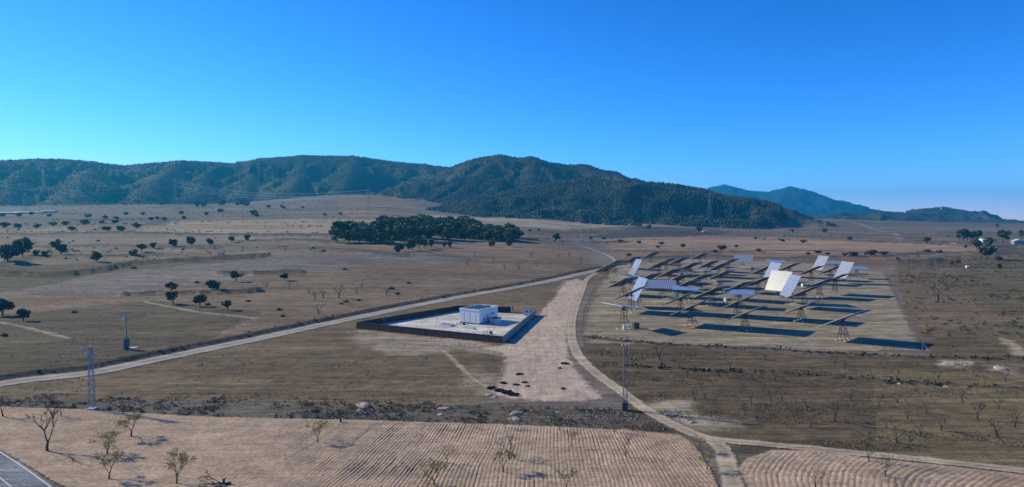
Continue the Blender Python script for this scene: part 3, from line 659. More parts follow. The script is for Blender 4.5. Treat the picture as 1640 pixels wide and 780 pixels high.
p2 = empty('transformer_pole', P(203, 560), math.radians(8)); tag(p2, 'slender power pole with crossarm frame and boxed base beside the gravel road', 'pylon')
m1 = MB(); m1.bar((0, 0, 0), (0, 0, 11.6), .22, .13, 8); part(p2, 'pole', m1, M_galv)
m1 = MB(); lattice(m1, 1.5, 1.0, 0, 3.6, 5, .09); m1.box((0, 0, 1.7), (1.0, .9, 3.4)); part(p2, 'base_box', m1, simple('base_box_paint', (.13, .14, .17), .7, .1))
m1 = MB(); m1.bar((-1.3, 0, 11.4), (1.3, 0, 11.4), .07); m1.bar((-1.3, 0, 9.9), (1.3, 0, 9.9), .07); m1.bar((-1.2, 0, 9.9), (-1.2, 0, 11.4), .05); m1.bar((1.2, 0, 9.9), (1.2, 0, 11.4), .05); part(p2, 'crossarm', m1, M_galv)
insulators(p2, [(-1.2, 0, 11.5), (0, 0, 11.7), (1.2, 0, 11.5)], M_ins)
m1 = MB(); m1.box((-1.0, 0, 9.4), (.7, .6, .8)); part(p2, 'switch_box', m1, M_ins)
sl = MB(); sl.box((0, 0, .06), (3.0, 2.0, .2), Matrix.Translation(P(212, 557))); tag(sl.build('concrete_slab', M_conc), 'pale concrete slab at the foot of the slender power pole', 'slab')
p3 = empty('lattice_pole', P(1001, 657), math.radians(-10)); tag(p3, 'narrow lattice pole with blue base beside the dirt track', 'pylon')
m1 = MB(); lattice(m1, .85, .6, 0, 13.4, 12, .085); part(p3, 'lattice_mast', m1, simple('dull_steel', (.20, .19, .185), .6, .12, 3, metal=.3))
m1 = MB(); m1.box((0, 0, .85), (1.15, 1.15, 1.7)); part(p3, 'anti_climb_box', m1, simple('blue_base_paint', (.05, .07, .10), .6, .1))
m1 = MB(); m1.bar((-.9, 0, 13.45), (.9, .1, 13.7), .1); part(p3, 'crossarm', m1, M_galv)
insulators(p3, [(-.7, 0, 13.55), (0, 0, 13.6), (.7, 0, 13.75)], M_ins)

# ------------------------------------------------------------------ solar trackers
M_tl = simple('tracker_steel', (.17, .155, .135), .6, .2, 2, metal=.3)
mpan, nt, b = nmat('photovoltaic_glass'); tc = N(nt, 'ShaderNodeTexCoord'); sx = N(nt, 'ShaderNodeSeparateXYZ'); nt.links.new(tc.outputs['Object'], sx.inputs[0])
def gridline(nt, c, per, w_):
    f = math_(nt, 'FRACT', math_(nt, 'ADD', math_(nt, 'DIVIDE', c, per), .5)); return math_(nt, 'LESS_THAN', math_(nt, 'ABSOLUTE', math_(nt, 'SUBTRACT', f, .5)), w_)
g1 = math_(nt, 'MAXIMUM', gridline(nt, sx.outputs[0], 1.0, .10), gridline(nt, sx.outputs[1], 1.05, .09))
cellc = mixc(nt, ramp(nt, noise(nt, tc.outputs['Object'], .5, 2), .35, .65), (.075, .105, .17), (.13, .17, .25))
nt.links.new(mixc(nt, g1, cellc, (.56, .56, .56)), b.inputs['Base Color']); b.inputs['Roughness'].default_value = .3; b.inputs['Specular IOR Level'].default_value = .8
b.inputs['Coat Weight'].default_value = .3; b.inputs['Coat Roughness'].default_value = .12
M_pback = simple('panel_backing', (.33, .34, .36), .7, .1, 1)
M_frame = simple('aluminium_edge', (.55, .53, .48), .5, .1, 2, metal=.2)
PWd, PLn = 14.0, 12.6
MAST = 6.4
def make_tracker():
    root = empty('solar_tracker', (0, 0, 0))
    for k, (a, b_) in enumerate(((-1, -1), (1, -1), (1, 1), (-1, 1))):
        m = MB(); m.bar((a*1.55, b_*1.55, -.3), (a*.75, b_*.75, 3.4), .11); m.bar((a*.75, b_*.75, 3.4), (a*.7, b_*.7, MAST-.5), .10); part(root, 'leg', m, M_tl)
        m = MB(); m.box((a*1.55, b_*1.55, .1), (.7, .7, .5)); part(root, 'footing', m, M_conc)
    m = MB(); lattice(m, 2.5, 1.45, 1.2, 3.4, 2, .08); lattice(m, 1.45, 1.4, 3.4, MAST-.5, 3, .08)
    m.bar((-1.1, -1.1, 1.9), (1.1, -1.1, 1.9), .07); m.bar((1.1, -1.1, 1.9), (1.1, 1.1, 1.9), .07); m.bar((1.1, 1.1, 1.9), (-1.1, 1.1, 1.9), .07); m.bar((-1.1, 1.1, 1.9), (-1.1, -1.1, 1.9), .07); part(root, 'bracing', m, M_tl)
    m = MB(); m.bar((0, 0, MAST-.9), (0, 0, MAST-.1), .5, .42, 12); m.box((0, 0, MAST-.95), (1.6, 1.6, .12)); part(root, 'slew_drive', m, M_dsteel)
    m = MB(); m.box((1.0, -1.25, 1.5), (.6, .3, .9)); part(root, 'control_box', m, M_ins)
    pan = MB(); pan.box((0, 0, .40), (PWd, PLn, .05)); po = part(root, 'solar_panel', pan, mpan)
    bk = MB(); bk.box((0, 0, .355), (PWd, PLn, .03)); o = bk.build('backing', M_pback); o.parent = po
    fr = MB()
    for s in (-1, 1): fr.box((0, s*(PLn/2+.05), .33), (PWd+.24, .09, .24)); fr.box((s*(PWd/2+.05), 0, .33), (.09, PLn-.02, .24))
    o = fr.build('edge_frame', M_frame); o.parent = po
    sb = MB()
    for k in range(-4, 5): sb.box((k*1.55, 0, .27), (.08, PLn-.6, .13))
    for yy in (-3.4, 0, 3.4): sb.box((0, yy, .12), (PWd-1.2, .16, .2))
    sb.bar((-3.4, -3.4, .05), (0, 0, -.35), .07); sb.bar((3.4, -3.4, .05), (0, 0, -.35), .07); sb.bar((-3.4, 3.4, .05), (0, 0, -.35), .07); sb.bar((3.4, 3.4, .05), (0, 0, -.35), .07)
    sb.box((0, 0, -.1), (1.2, 1.2, .5)); o = sb.build('support_frame', M_tl); o.parent = po
    return root, po
D = (314, 26); Fl = (0, 2); S = (262, 62)
TRK = [(1350, 511, 545, *D), (1283, 493, 514, *D), (1193, 503, 528, *D), (1181, 485, 507, *D), (1108, 492, 522, *D), (1090, 478, 502, *D),
 (999, 491, 527, 62, 9), (1011, 468, 500, *D), (1022, 460, 492, *S), (1337, 444, 472, *D), (1352, 426, 454, *S), (1288, 468, 494, *D),
 (1299, 431, 455, *D), (1314, 416, 440, *S), (1339, 421, 438, 200, 9), (1372, 430, 446, 190, 6), (1247, 449, 476, 238, 62), (1266, 457, 486, 270, 62), (1237, 434, 455, *S),
 (1243, 419, 434, 190, 6), (1190, 415, 430, 205, 25), (1166, 421, 436, *D), (1151, 428, 444, *D), (1155, 441, 460, *D), (1060, 456, 476, 190, 14),
 (1084, 448, 468, *D), (1098, 457, 477, *D), (1018, 428, 447, *S), (998, 453, 473, *D), (972, 429, 451, *D), (985, 423, 441, *D),
 (1012, 417, 431, *D), (1043, 409, 423, *D), (1056, 425, 441, *D), (1088, 418, 432, *D), (1121, 411, 426, *D), (1012, 443, 462, *Fl), (1092, 437, 453, *Fl), (1130, 434, 449, *Fl),
 (1152, 449, 467, *Fl), (1098, 463, 485, 190, 3), (1184, 469, 493, 190, 5), (1205, 428, 443, *Fl), (1221, 433, 451, *D), (1182, 460, 481, *D),
 (1067, 420, 434, *D), (1135, 424, 439, *D), (1072, 438, 454, *D), (1120, 447, 464, *D), (1038, 446, 464, *D), (1140, 468, 489, *D), (1214, 452, 470, *D), (1264, 428, 444, *D), (1312, 455, 477, *D), (1330, 433, 449, *D), (1105, 427, 441, *D)]
proto, proto_pan = make_tracker(); first = True
LOOK = {D: 'with its panel tilted up to the right', Fl: 'with its panel lying flat', S: 'with a steep pale blue panel'}
tr = sorted(TRK, key=lambda t: -t[2]); rows = []; 
lim = [514, 498, 484, 470, 458, 448, 437, 0]; names = ['front', 'second', 'third', 'fourth', 'fifth', 'sixth', 'seventh', 'back']
rowmap = {}
for t in tr:
    r_ = next(i for i, l in enumerate(lim) if t[2] >= l); rowmap.setdefault(r_, []).append(t)
TRK_POS = []
for r_, lst in rowmap.items():
    lst.sort(key=lambda t: t[0])
    for i, (px, py, by, az, tilt) in enumerate(lst):
        g0 = P(px, by); d_ = ray(px, py); rr = math.hypot(g0.x, g0.y); zc = CAMZ + rr*d_[2]/math.hypot(d_[0], d_[1]); mh_ = max(4.6, min(8.2, zc-g0.z))
        root = proto if first else copy_tree(proto); first = False
        root.location = g0; root.rotation_euler = (0, 0, rnd.choice([0, .05, -.05])+math.radians(41)); root.scale = (1, 1, 1)
        TRK_POS.append((g0.x, g0.y))
        for ch in root.children:
            if ch.name.startswith('solar_panel'):
                A_ = math.radians(az) if (az, tilt) != D or by < 500 else math.atan2(g0.x, g0.y)-math.radians(72); n = Vector((math.sin(A_)*math.sin(math.radians(tilt)), math.cos(A_)*math.sin(math.radians(tilt)), math.cos(math.radians(tilt))))
                xw = Vector((math.cos(A_), -math.sin(A_), 0)); yw = n.cross(xw); R3 = Matrix((xw, yw, n)).transposed()
                if tilt < 7: R3 = R3 @ Matrix.Rotation(math.radians(rnd.uniform(-8, 8)+(20 if az == 0 else 0)), 3, 'Z')
                W = Matrix.Translation((0, 0, mh_)) @ (Matrix.Rotation(-root.rotation_euler.z, 4, 'Z') @ R3.to_4x4())
                ch.matrix_local = W @ Matrix.Scale(.86 if tilt > 55 or tilt < 12 else 1.0, 4)
            elif not ch.name.startswith(('footing', 'control')):
                k_ = (mh_-.0)/MAST; ch.scale = (1, 1, k_)
        lk = 'tilted up to the right' if (az, tilt) == D else 'with steep pale panel' if tilt > 55 else 'with flat panel' if tilt < 10 else 'with blue panel facing viewer'
        if (px, py) == (1247, 449): lb = 'solar tracker with a large white-gridded panel facing the viewer'
        elif (px, py) == (1266, 457): lb = 'solar tracker with a steep blue panel just right of the white-gridded one'
        elif (px, py) == (999, 491): lb = 'solar tracker with a flat white-edged panel at the near left corner of the yard'
        else: lb = 'solar tracker %s, %s in %s row' % (lk, ordn(i, len(lst)), names[r_])
        tag(root, lb, 'solar tracker', 'solar trackers in the fenced yard')
# cabinets, tank and fences in the solar yard
for i, (px, py, w_, h_, lab) in enumerate(((1084, 478, 1.3, 2.2, 'white cabinet between trackers in the left part of the solar yard'), (1162, 486, 1.4, 2.6, 'white cabinet in the middle of the solar yard'), (1286, 459, 1.5, 1.6, 'small cream cabinet behind the white-gridded panel'))):
    b_ = empty('inverter_cabinet', P(px, py), rnd.uniform(0, 1)); tag(b_, lab, 'cabinet')
    m1 = MB(); m1.box((0, 0, h_/2), (w_, w_, h_)); part(b_, 'cabinet_body', m1, M_white); m1 = MB(); m1.box((0, 0, h_+.06), (w_+.2, w_+.2, .12)); part(b_, 'cabinet_roof', m1, M_roof)
    m1 = MB(); m1.box((0, -w_/2-.03, h_/2), (w_*.7, .04, h_*.8)); part(b_, 'door', m1, M_steel)
b_ = empty('water_tank', P(1000, 528)); tag(b_, 'small white upright tank at the foot of the nearest left tracker', 'tank')
m1 = MB(); m1.bar((0, 0, 0), (0, 0, 1.7), .5, .5, 16); part(b_, 'tank_body', m1, M_white); m1 = MB(); m1.bar((0, 0, 1.7), (0, 0, 1.9), .5, .15, 16); part(b_, 'lid', m1, M_white)
b_ = empty('equipment_box', P(1018, 526), .4); tag(b_, 'dark equipment box with sloping lid right of the small white tank', 'box')
m1 = MB(); m1.box((0, 0, 1.0), (2.2, 1.6, 2.0)); part(b_, 'box_body', m1, M_dark); m1 = MB(); m1.box((0, 0, 2.1), (2.5, 1.9, .1), Matrix.Rotation(.12, 4, 'Y')); part(b_, 'lid', m1, M_dsteel)
M_post = simple('fence_post', (.16, .14, .12), .8, .2, 3); M_wire = simple('fence_wire', (.22, .20, .18), .5, .1, 3, metal=.5)
def fence(label, pts, sp, h):
    L = [np.array(P(*p)[:2]) for p in pts]; root = empty('wire_fence', v3(L[0])); tag(root, label, 'fence', 'fences round the solar yard'); o0 = root.location
    allp = []
    for a, b_ in zip(L[:-1], L[1:]):
        n = max(1, int(np.hypot(*(b_-a))/sp)); allp += [a+(b_-a)*k/n for k in range(n)]
    allp.append(L[-1]); wires = MB()
    for k, p in enumerate(allp):
        q = v3(p)-o0; m = MB(); m.bar(q-Vector((0, 0, .2)), q+Vector((rnd.uniform(-.06, .06), rnd.uniform(-.06, .06), h)), .055, n=5); part(root, 'post', m, M_post)
        if k: 
            for f in (.15, .4, .65, .95): wires.bar(v3(allp[k-1])-o0+Vector((0, 0, h*f)), q+Vector((0, 0, h*f)), .014, n=3)
    part(root, 'wires', wires, M_wire); return root
fence('wire fence along the left side of the solar yard beside the dirt track', [(931, 541), (936, 500), (951, 465), (968, 441)], 6, 2.1)
fence('wire fence along the right edge of the solar yard', [(1478, 560), (1452, 510), (1426, 455), (1420, 440)], 7, 2.1)
fence('wire fence along the near edge of the solar yard', [(933, 546), (1060, 556), (1240, 567), (1478, 564)], 8, 1.6)
b_ = empty('concrete_post', P(1478, 562)); tag(b_, 'stout leaning concrete post at the near right corner of the yard', 'post')
m1 = MB(); m1.bar((0, 0, -.2), (0, 0, 3.0), .22, .17, 6); part(b_, 'upright', m1, M_dsteel); m1 = MB(); m1.bar((1.7, -.3, -.1), (.1, 0, 2.4), .11, .1, 6); part(b_, 'stay', m1, M_ins)

# ------------------------------------------------------------------ vegetation
M_bark = simple('bark', (.075, .055, .042), .95, .25, 4, bump=.3)
M_twig = simple('bare_twigs', (.10, .078, .062), .95, .2, 4, objrand=.15)
M_leafy = simple('yellow_green_leaves', (.40, .32, .10), .8, .25, 2)
M_dark_leaf = simple('dark_evergreen_leaves', (.080, .085, .045), .85, .35, .5, objrand=.3)
M_pine = simple('pine_needles', (.13, .14, .055), .85, .35, .25, objrand=.3)
M_brown_leaf = simple('reddish_brown_leaves', (.085, .052, .036), .9, .3, .6, objrand=.2)
M_olive = simple('olive_green_leaves', (.085, .092, .050), .9, .3, .6, objrand=.25)
def quads(cent, size, seed, flat=.0):
    g = np.random.default_rng(seed); n = len(cent); c = np.asarray(cent, float)
    a = g.normal(size=(n, 3)); a /= np.linalg.norm(a, axis=1)[:, None]; b_ = np.cross(a, g.normal(size=(n, 3))); b_ /= np.linalg.norm(b_, axis=1)[:, None]
    s = (size*g.uniform(.6, 1.3, n))[:, None]; a *= s; b_ *= s*.8
    V = np.stack([c-a-b_*.6, c+a*.8-b_, c+a+b_*.7, c-a*.7+b_], 1).reshape(-1, 3); return V, np.arange(n*4).reshape(n, 4)
def crown_points(h0, h1, rx, n, clumps, seed, shape='round'):
    g = np.random.default_rng(seed); P_ = []; hc_ = (h0+h1)/2; hh = (h1-h0)/2
    cc = []
    for k in range(clumps):
        while True:
            v = g.uniform(-1, 1, 3)
            if np.linalg.norm(v) < 1: break
        v[2] = v[2]*.9+.05
        if shape == 'umbrella': v[2] = abs(v[2])*.8-.1
        cc.append((v[0]*rx*.72, v[1]*rx*.72, hc_+v[2]*hh*.72, rx*g.uniform(.28, .48)))
    for k in range(n):
        c = cc[g.integers(clumps)]; v = g.normal(size=3); v /= np.linalg.norm(v); r = c[3]*g.uniform(.6, 1.05); P_.append((c[0]+v[0]*r, c[1]+v[1]*r, c[2]+v[2]*r*.8))
    return np.array(P_)
def leafy_tree(name, h, rx, h0, n, clumps, size, mat, seed, lean=.1, shape='round', trunk_r=.18):
    g = random.Random(seed); root = empty(name, (0, 0, 0))
    m = MB(); tx, ty = g.uniform(-lean, lean)*h, g.uniform(-lean, lean)*h
    m.bar((0, 0, -.3), (tx*.4, ty*.4, h0*.7), trunk_r, trunk_r*.8, 6); m.bar((tx*.4, ty*.4, h0*.7), (tx, ty, (h0+h)/2), trunk_r*.8, trunk_r*.4, 6)
    for k in range(4):
        a = k*1.6+g.random(); m.bar((tx*.5, ty*.5, h0*.8), (tx+math.cos(a)*rx*.6, ty+math.sin(a)*rx*.6, h0+(h-h0)*.45), trunk_r*.45, trunk_r*.15, 4)
    part(root, 'trunk', m, M_bark)
    pts = crown_points(h0, h, rx, n, clumps, seed, shape); pts[:, 0] += tx; pts[:, 1] += ty; V, F = quads(pts, size, seed)
    o = mesh_np('crown', V, F, mat, smooth_=False); o.parent = root
    return root
def bare_tree(name, h, spread, seed, leaves=0, depth=4, rad=.13, wild=.35):
    g = random.Random(seed); root = empty(name, (0, 0, 0)); tr_ = MB(); br = MB(); tips = []
    lean = Vector((g.uniform(-.25, .25), g.uniform(-.25, .25), 1)).normalized(); th = h*g.uniform(.18, .26); top = lean*th
    mid = top*.5+Vector((g.uniform(-.06, .06), g.uniform(-.06, .06), 0))*h*.5
    tr_.bar((0, 0, -.2), mid, rad*1.25, rad, 6); tr_.bar(mid, top, rad, rad*.9, 6)
    def grow(p, d, L, r, k):
        n_ = 2; q = p
        for i in range(n_):
            d2 = (d+Vector((g.uniform(-1, 1), g.uniform(-1, 1), g.uniform(-.4, .7)))*wild*.5).normalized(); e = q+d2*L/n_; br.bar(q, e, r*(1-.25*i), r*(1-.25*(i+1)), 4 if r > .04 else 3); q = e; d = d2
        if k >= depth: tips.append(q); return
        for j in range(3 if k < 2 else g.choice([2, 3])):
            a = g.uniform(0, 6.28); side = d.orthogonal(); side.rotate(Matrix.Rotation(a, 3, d)); nd = (d+side*g.uniform(.35, .8)+Vector((0, 0, .18))).normalized(); grow(q, nd, L*g.uniform(.62, .85), max(r*.6, .030), k+1)
    nl = g.choice([3, 3, 4])
    for k in range(nl):
        a = k*6.28/nl+g.uniform(-.5, .5); grow(top, Vector((math.cos(a)*spread, math.sin(a)*spread, g.uniform(.7, 1.2))).normalized(), h*g.uniform(.24, .34), rad*.6, 1)
    part(root, 'trunk', tr_, M_bark); part(root, 'branches', br, M_twig)
    if leaves:
        P_ = []
        for i in range(leaves): t = g.choice(tips); P_.append([t[k]+g.gauss(0, .22) for k in range(3)])
        V, F = quads(P_, .085, seed); o = mesh_np('foliage', V, F, M_leafy, smooth_=False); o.parent = root
    return root
class Kind:                        # a few prototypes of one kind, handed out in turn, each prototype used itself first
    def __init__(s, make, n, h):
        s.protos = [make(i) for i in range(n)]; s.used = [False]*n; s.i = 0
        s.hs = [max(v.co.z for c in o.children for v in c.data.vertices) for o in s.protos]
    def put(s, loc, h, rz=None, wide=1.0):
        k = s.i % len(s.protos); s.i += 1; o = s.protos[k]
        if s.used[k]: o = copy_tree(o)
        s.used[k] = True; f = h/s.hs[k]; o.location = loc-Vector((0, 0, .05)); o.scale = (f*wide, f*wide, f); o.rotation_euler = (0, 0, rnd.uniform(0, 6.28) if rz is None else rz); return o
sapling = None
almond = Kind(lambda i: bare_tree('almond_tree', 4.5, .55, 100+i, leaves=0, depth=4), 4, 4.5)
almond_leafy = Kind(lambda i: bare_tree('almond_tree', 4.5, .5, 200+i, leaves=650, depth=4), 4, 4.5)
sapling = Kind(lambda i: bare_tree('almond_sapling', 3.0, .55, 300+i, depth=3, rad=.12, wild=.5), 6, 3.0)
roundtree = Kind(lambda i: leafy_tree('evergreen_tree', 6, 3.0, .5, 420, 12, .42, M_dark_leaf, 400+i), 5, 6)
browntree = Kind(lambda i: leafy_tree('orchard_tree', 4, 2.6, .7, 300, 10, .34, M_brown_leaf, 500+i), 4, 4)
olivetree = Kind(lambda i: leafy_tree('olive_tree', 4.5, 2.2, .9, 330, 9, .34, M_olive, 600+i), 4, 4.5)
pine = Kind(lambda i: leafy_tree('pine_tree', 14, 5.6, .8, 1300, 22, .75, M_pine, 700+i, trunk_r=.3, lean=.06), 6, 14)
youngpine = Kind(lambda i: leafy_tree('young_pine_tree', 9, 3.2, .6, 520, 12, .5, M_olive, 760+i, trunk_r=.2, lean=.04), 3, 9)
cyp = Kind(lambda i: leafy_tree('cypress_tree', 12, 2.6, .5, 500, 12, .55, M_pine, 800+i, trunk_r=.2, lean=.02), 2, 12)
def dist(p): return math.hypot(p.x, p.y)
def zone(items, kind, look, where, cat, group, wide=1.0):
    items = sorted(items, key=lambda t: t[0]); n = len(items)
    for i, (px, by, hp) in enumerate(items):
        g = P(px, by); h = hp*dist(g)/FPX*(1.2 if kind is sapling else .9 if kind is almond_leafy else 1.0); o = kind.put(g, h, wide=wide*rnd.uniform(.9, 1.12))
        tag(o, '%s %s, %s' % (look, where, ordn(i, n)), cat, group)
# foreground almonds in the ploughed field
zone([(5, 668, 30), (97, 668, 24), (197, 664, 24), (747, 684, 20), (895, 690, 24), (985, 693, 26)], almond, 'bare almond tree', 'along the back edge of the ploughed field', 'tree', 'almond trees of the ploughed field')
zone([(76, 723, 66), (915, 716, 26), (1002, 732, 36), (816, 736, 42), (715, 743, 30)], almond, 'dark bare almond tree', 'standing among the furrows', 'tree', 'almond trees of the ploughed field')
zone([(211, 700, 40), (174, 728, 40), (173, 768, 46), (281, 776, 58), (507, 709, 40), (808, 686, 26), (806, 757, 44), (697, 779, 52), (905, 786, 44)], almond_leafy, 'almond tree with thin yellow-green leaves', 'in the ploughed field', 'tree', 'almond trees of the ploughed field')
zone([(1391, 740, 28), (1417, 764, 34), (1308, 784, 36), (1440, 800, 36)], almond, 'bare almond tree', 'in the small ploughed field at lower right', 'tree', 'almond trees of the small ploughed field')
zone([(1118, 724, 30), (1133, 753, 34)], almond_leafy, 'scrubby half-leafed tree', 'on the verge between ploughed field and track', 'tree', 'trees on the track verge')
# orchard of leafless saplings in the dark field at right
SAP = [(1361, 640, 16), (1437, 647, 14), (1292, 656, 16), (1336, 675, 28), (1542, 645, 14), (1566, 672, 22), (1484, 662, 14), (1508, 690, 16), (1596, 700, 22), (1625, 685, 20), (1599, 656, 14), (1419, 686, 18), (1453, 671, 14), (1408, 652, 14), (1374, 665, 14), (1502, 609, 14), (1435, 608, 14), (1610, 611, 12), (1438, 709, 20), (1473, 699, 16), (1298, 684, 16), (1578, 614, 10), (1253, 641, 16), (1353, 592, 12), (1301, 595, 9), (1336, 585, 12), (1225, 577, 10), (1056, 576, 22), (964, 570, 12), (1169, 590, 12)]
for r_ in range(5):
    y_ = (604, 622, 640, 662, 688)[r_]
    for k in range(6):
        px_ = 1075+r_*14+k*34+rnd.uniform(-10, 10)
        if px_ < 1250 and y_ < 680: SAP.append((px_, y_+rnd.uniform(-4, 4)+k*1.2, rnd.uniform(10, 16)*(.8+r_*.09)))
SAP.sort(key=lambda t: t[1]); rws = [[t for t in SAP if lo <= t[1] < hi] for lo, hi in ((0, 590), (590, 606), (606, 622), (622, 640), (640, 656), (656, 676), (676, 800))]
for nm_, r_ in zip(('farthest', 'sixth', 'fifth', 'fourth', 'third', 'second', 'nearest'), rws):
    zone(r_, sapling, 'leafless sapling', 'in the %s row of the dark right-hand field' % nm_, 'sapling', 'leafless saplings in the dark right-hand field')
zone([(426, 462, 10), (464, 462, 9), (495, 471, 9), (504, 481, 12), (518, 478, 12), (543, 478, 20), (579, 465, 10), (619, 475, 12), (510, 503, 14), (749, 424, 10), (571, 470, 9)], sapling, 'small leafless sapling', 'on the meadow above the gravel road', 'sapling', 'saplings on the meadow')
zone([(808, 431, 8), (831, 430, 10), (860, 427, 8), (882, 427, 8), (931, 422, 10), (912, 414, 8), (760, 412, 7), (790, 420, 8), (850, 413, 7), (895, 412, 7)], sapling, 'tiny leafless sapling', 'on the meadow right of the pine grove', 'sapling', 'saplings on the meadow')
zone([(1501, 484, 40)], Kind(lambda i: bare_tree('bare_umbrella_tree', 8, 1.2, 351, depth=4, rad=.2, wild=.4), 1, 8), 'wide flat-topped bare tree', 'in the scrub right of the solar yard', 'tree', None)
# dark trees on the left plain
zone([(12, 421, 27), (36, 410, 25), (90, 399, 14), (99, 409, 16)], roundtree, 'large dark round tree', 'near the left edge of the plain', 'tree', 'dark trees on the left plain')
zone([(156, 419, 15), (214, 411, 11), (227, 403, 12), (246, 398, 9), (279, 396, 13), (306, 393, 14), (337, 393, 12), (371, 388, 9), (396, 386, 10), (60, 411, 9), (74, 411, 8)], roundtree, 'dark round tree', 'in the line across the left plain', 'tree', 'dark trees on the left plain', 1.1)
zone([(274, 469, 17), (278, 487, 20), (342, 469, 20), (320, 491, 19), (365, 497, 17), (379, 451, 17), (455, 449, 12), (5, 506, 24), (38, 515, 18)], olivetree, 'grey-green round almond tree', 'on the left meadow', 'tree', 'trees on the left meadow', 1.1)
zone([(85, 363, 7), (107, 362, 7), (135, 360, 8), (114, 370, 7), (168, 370, 7), (175, 370, 7), (194, 371, 9), (220, 366, 9), (164, 359, 6), (183, 359, 7), (242, 354, 6), (262, 354, 6), (295, 352, 6), (29, 366, 7), (59, 366, 7), (5, 366, 9), (252, 352, 5)], roundtree, 'small dark tree', 'in the far rows at left', 'tree', 'far trees at left', 1.5)
zone([(5, 348, 6), (30, 348, 6), (52, 345, 5), (78, 348, 5), (141, 349, 6), (168, 351, 6), (186, 352, 5), (330, 345, 6), (290, 343, 5), (200, 345, 5), (230, 345, 5)], roundtree, 'tiny dark tree', 'on the distant slope at far left', 'tree', 'far trees at left', 1.5)
zone([(259, 330, 7), (316, 332, 8), (325, 332, 8), (356, 330, 10), (381, 330, 6), (390, 329, 8), (397, 331, 8), (354, 341, 7), (406, 345, 9), (411, 348, 7), (430, 334, 6), (450, 333, 5), (456, 335, 5), (485, 334, 4), (520, 346, 5), (545, 345, 5)], roundtree, 'small dark tree', 'scattered below the left hills', 'tree', 'trees below the left hills', 1.4)
# beyond the solar yard
zone([(994, 389, 6), (1024, 391, 6), (1059, 393, 6), (1054, 398, 5), (1094, 397, 7), (1156, 402, 10), (1179, 397, 5), (1145, 406, 6), (1215, 404, 6), (1008, 411, 6), (968, 384, 5), (946, 384, 5)], browntree, 'reddish-brown orchard tree', 'on the pink field behind the trackers', 'tree', 'orchard trees behind the trackers', 1.3)
zone([(1294, 409, 5), (1310, 407, 6), (1326, 409, 5), (1353, 411, 6), (1367, 412, 9), (1394, 411, 9), (1398, 406, 6), (1415, 410, 7), (1485, 405, 5), (1504, 407, 6), (1254, 388, 5), (1286, 390, 6), (1269, 372, 5)], browntree, 'reddish-brown orchard tree', 'right of the pink field', 'tree', 'orchard trees behind the trackers', 1.5)
zone([(890, 385, 12), (848, 372, 5), (863, 371, 5), (1039, 368, 9), (1120, 372, 10), (1211, 384, 5), (1320, 373, 7), (1361, 385, 6)], roundtree, 'small dark tree', 'on the middle fields below the forested hill', 'tree', 'trees on the middle fields', 1.2)
zone([(1484, 391, 11), (1565, 399, 16), (1581, 396, 14), (1580, 416, 20), (1598, 419, 8), (1546, 398, 6), (1438, 419, 7), (1523, 425, 6), (1534, 423, 7), (1600, 430, 7)], roundtree, 'dark round tree', 'on the right-hand plain', 'tree', 'trees on the right-hand plain', 1.0)
zone([(1537, 386, 15), (1543, 386, 17), (1549, 386, 12), (1555, 386, 13), (1560, 386, 14), (1566, 386, 15)], cyp, 'tall dark tree', 'in the windbreak left of the white farmhouse', 'tree', 'windbreak by the farmhouse', 1.5)
zone([(1606, 389, 18), (1612, 388, 12), (1636, 383, 12), (1618, 378, 8), (1597, 366, 7)], cyp, 'tall dark tree', 'by the grey farm building at right edge', 'tree', 'windbreak by the farm building', 1.5)
# the pine grove
gp_ = random.Random(11); PG = []
front = [(538, 389, 25), (558, 388, 20), (575, 389, 26), (592, 389, 28), (610, 390, 26)]
for k in range(40):
    px_ = 556+k*6.8+gp_.uniform(-3, 3); PG.append((px_, gp_.uniform(377, 388), gp_.uniform(22, 31) if px_ < 740 else gp_.uniform(18, 24)))
for k in range(24): PG.append((606+k*6.5+gp_.uniform(-3, 3), gp_.uniform(367, 374), gp_.uniform(20, 26)))
PG += [(745+k*4.6+gp_.uniform(-2, 2), gp_.uniform(376, 387), gp_.uniform(18, 24)) for k in range(19)]
PG += [(672, 372, 27), (680, 372, 28), (624, 372, 25), (700, 372, 26), (805, 384, 22), (815, 386, 22), (826, 386, 20), (780, 386, 18), (795, 387, 18)]
pw_ = 1.3
zone(front, pine, 'green pine', 'at the left end of the pine grove', 'pine tree', 'pines of the grove', pw_)
bk = [t for t in PG if t[1] < 376]; md = [t for t in PG if 376 <= t[1] < 383]; fr_ = [t for t in PG if t[1] >= 383]
zone(bk, pine, 'tall dark pine', 'in the back of the grove', 'pine tree', 'pines of the grove', pw_); zone(md, pine, 'dark pine', 'in the middle depth of the grove', 'pine tree', 'pines of the grove', pw_); zone(fr_, pine, 'dark pine', 'in the front of the grove', 'pine tree', 'pines of the grove', pw_)
zone([(628, 394, 10), (660, 401, 20), (672, 399, 22), (680, 398, 16), (690, 397, 14), (655, 402, 12)], youngpine, 'young lighter green pine', 'in front of the grove', 'pine tree', 'young pines before the grove')
zone([(637, 406, 14), (722, 397, 12), (788, 396, 12), (816, 395, 14), (640, 403, 12), (712, 396, 10)], roundtree, 'low dark tree', 'standing free before the pine grove', 'tree', 'low trees before the grove')
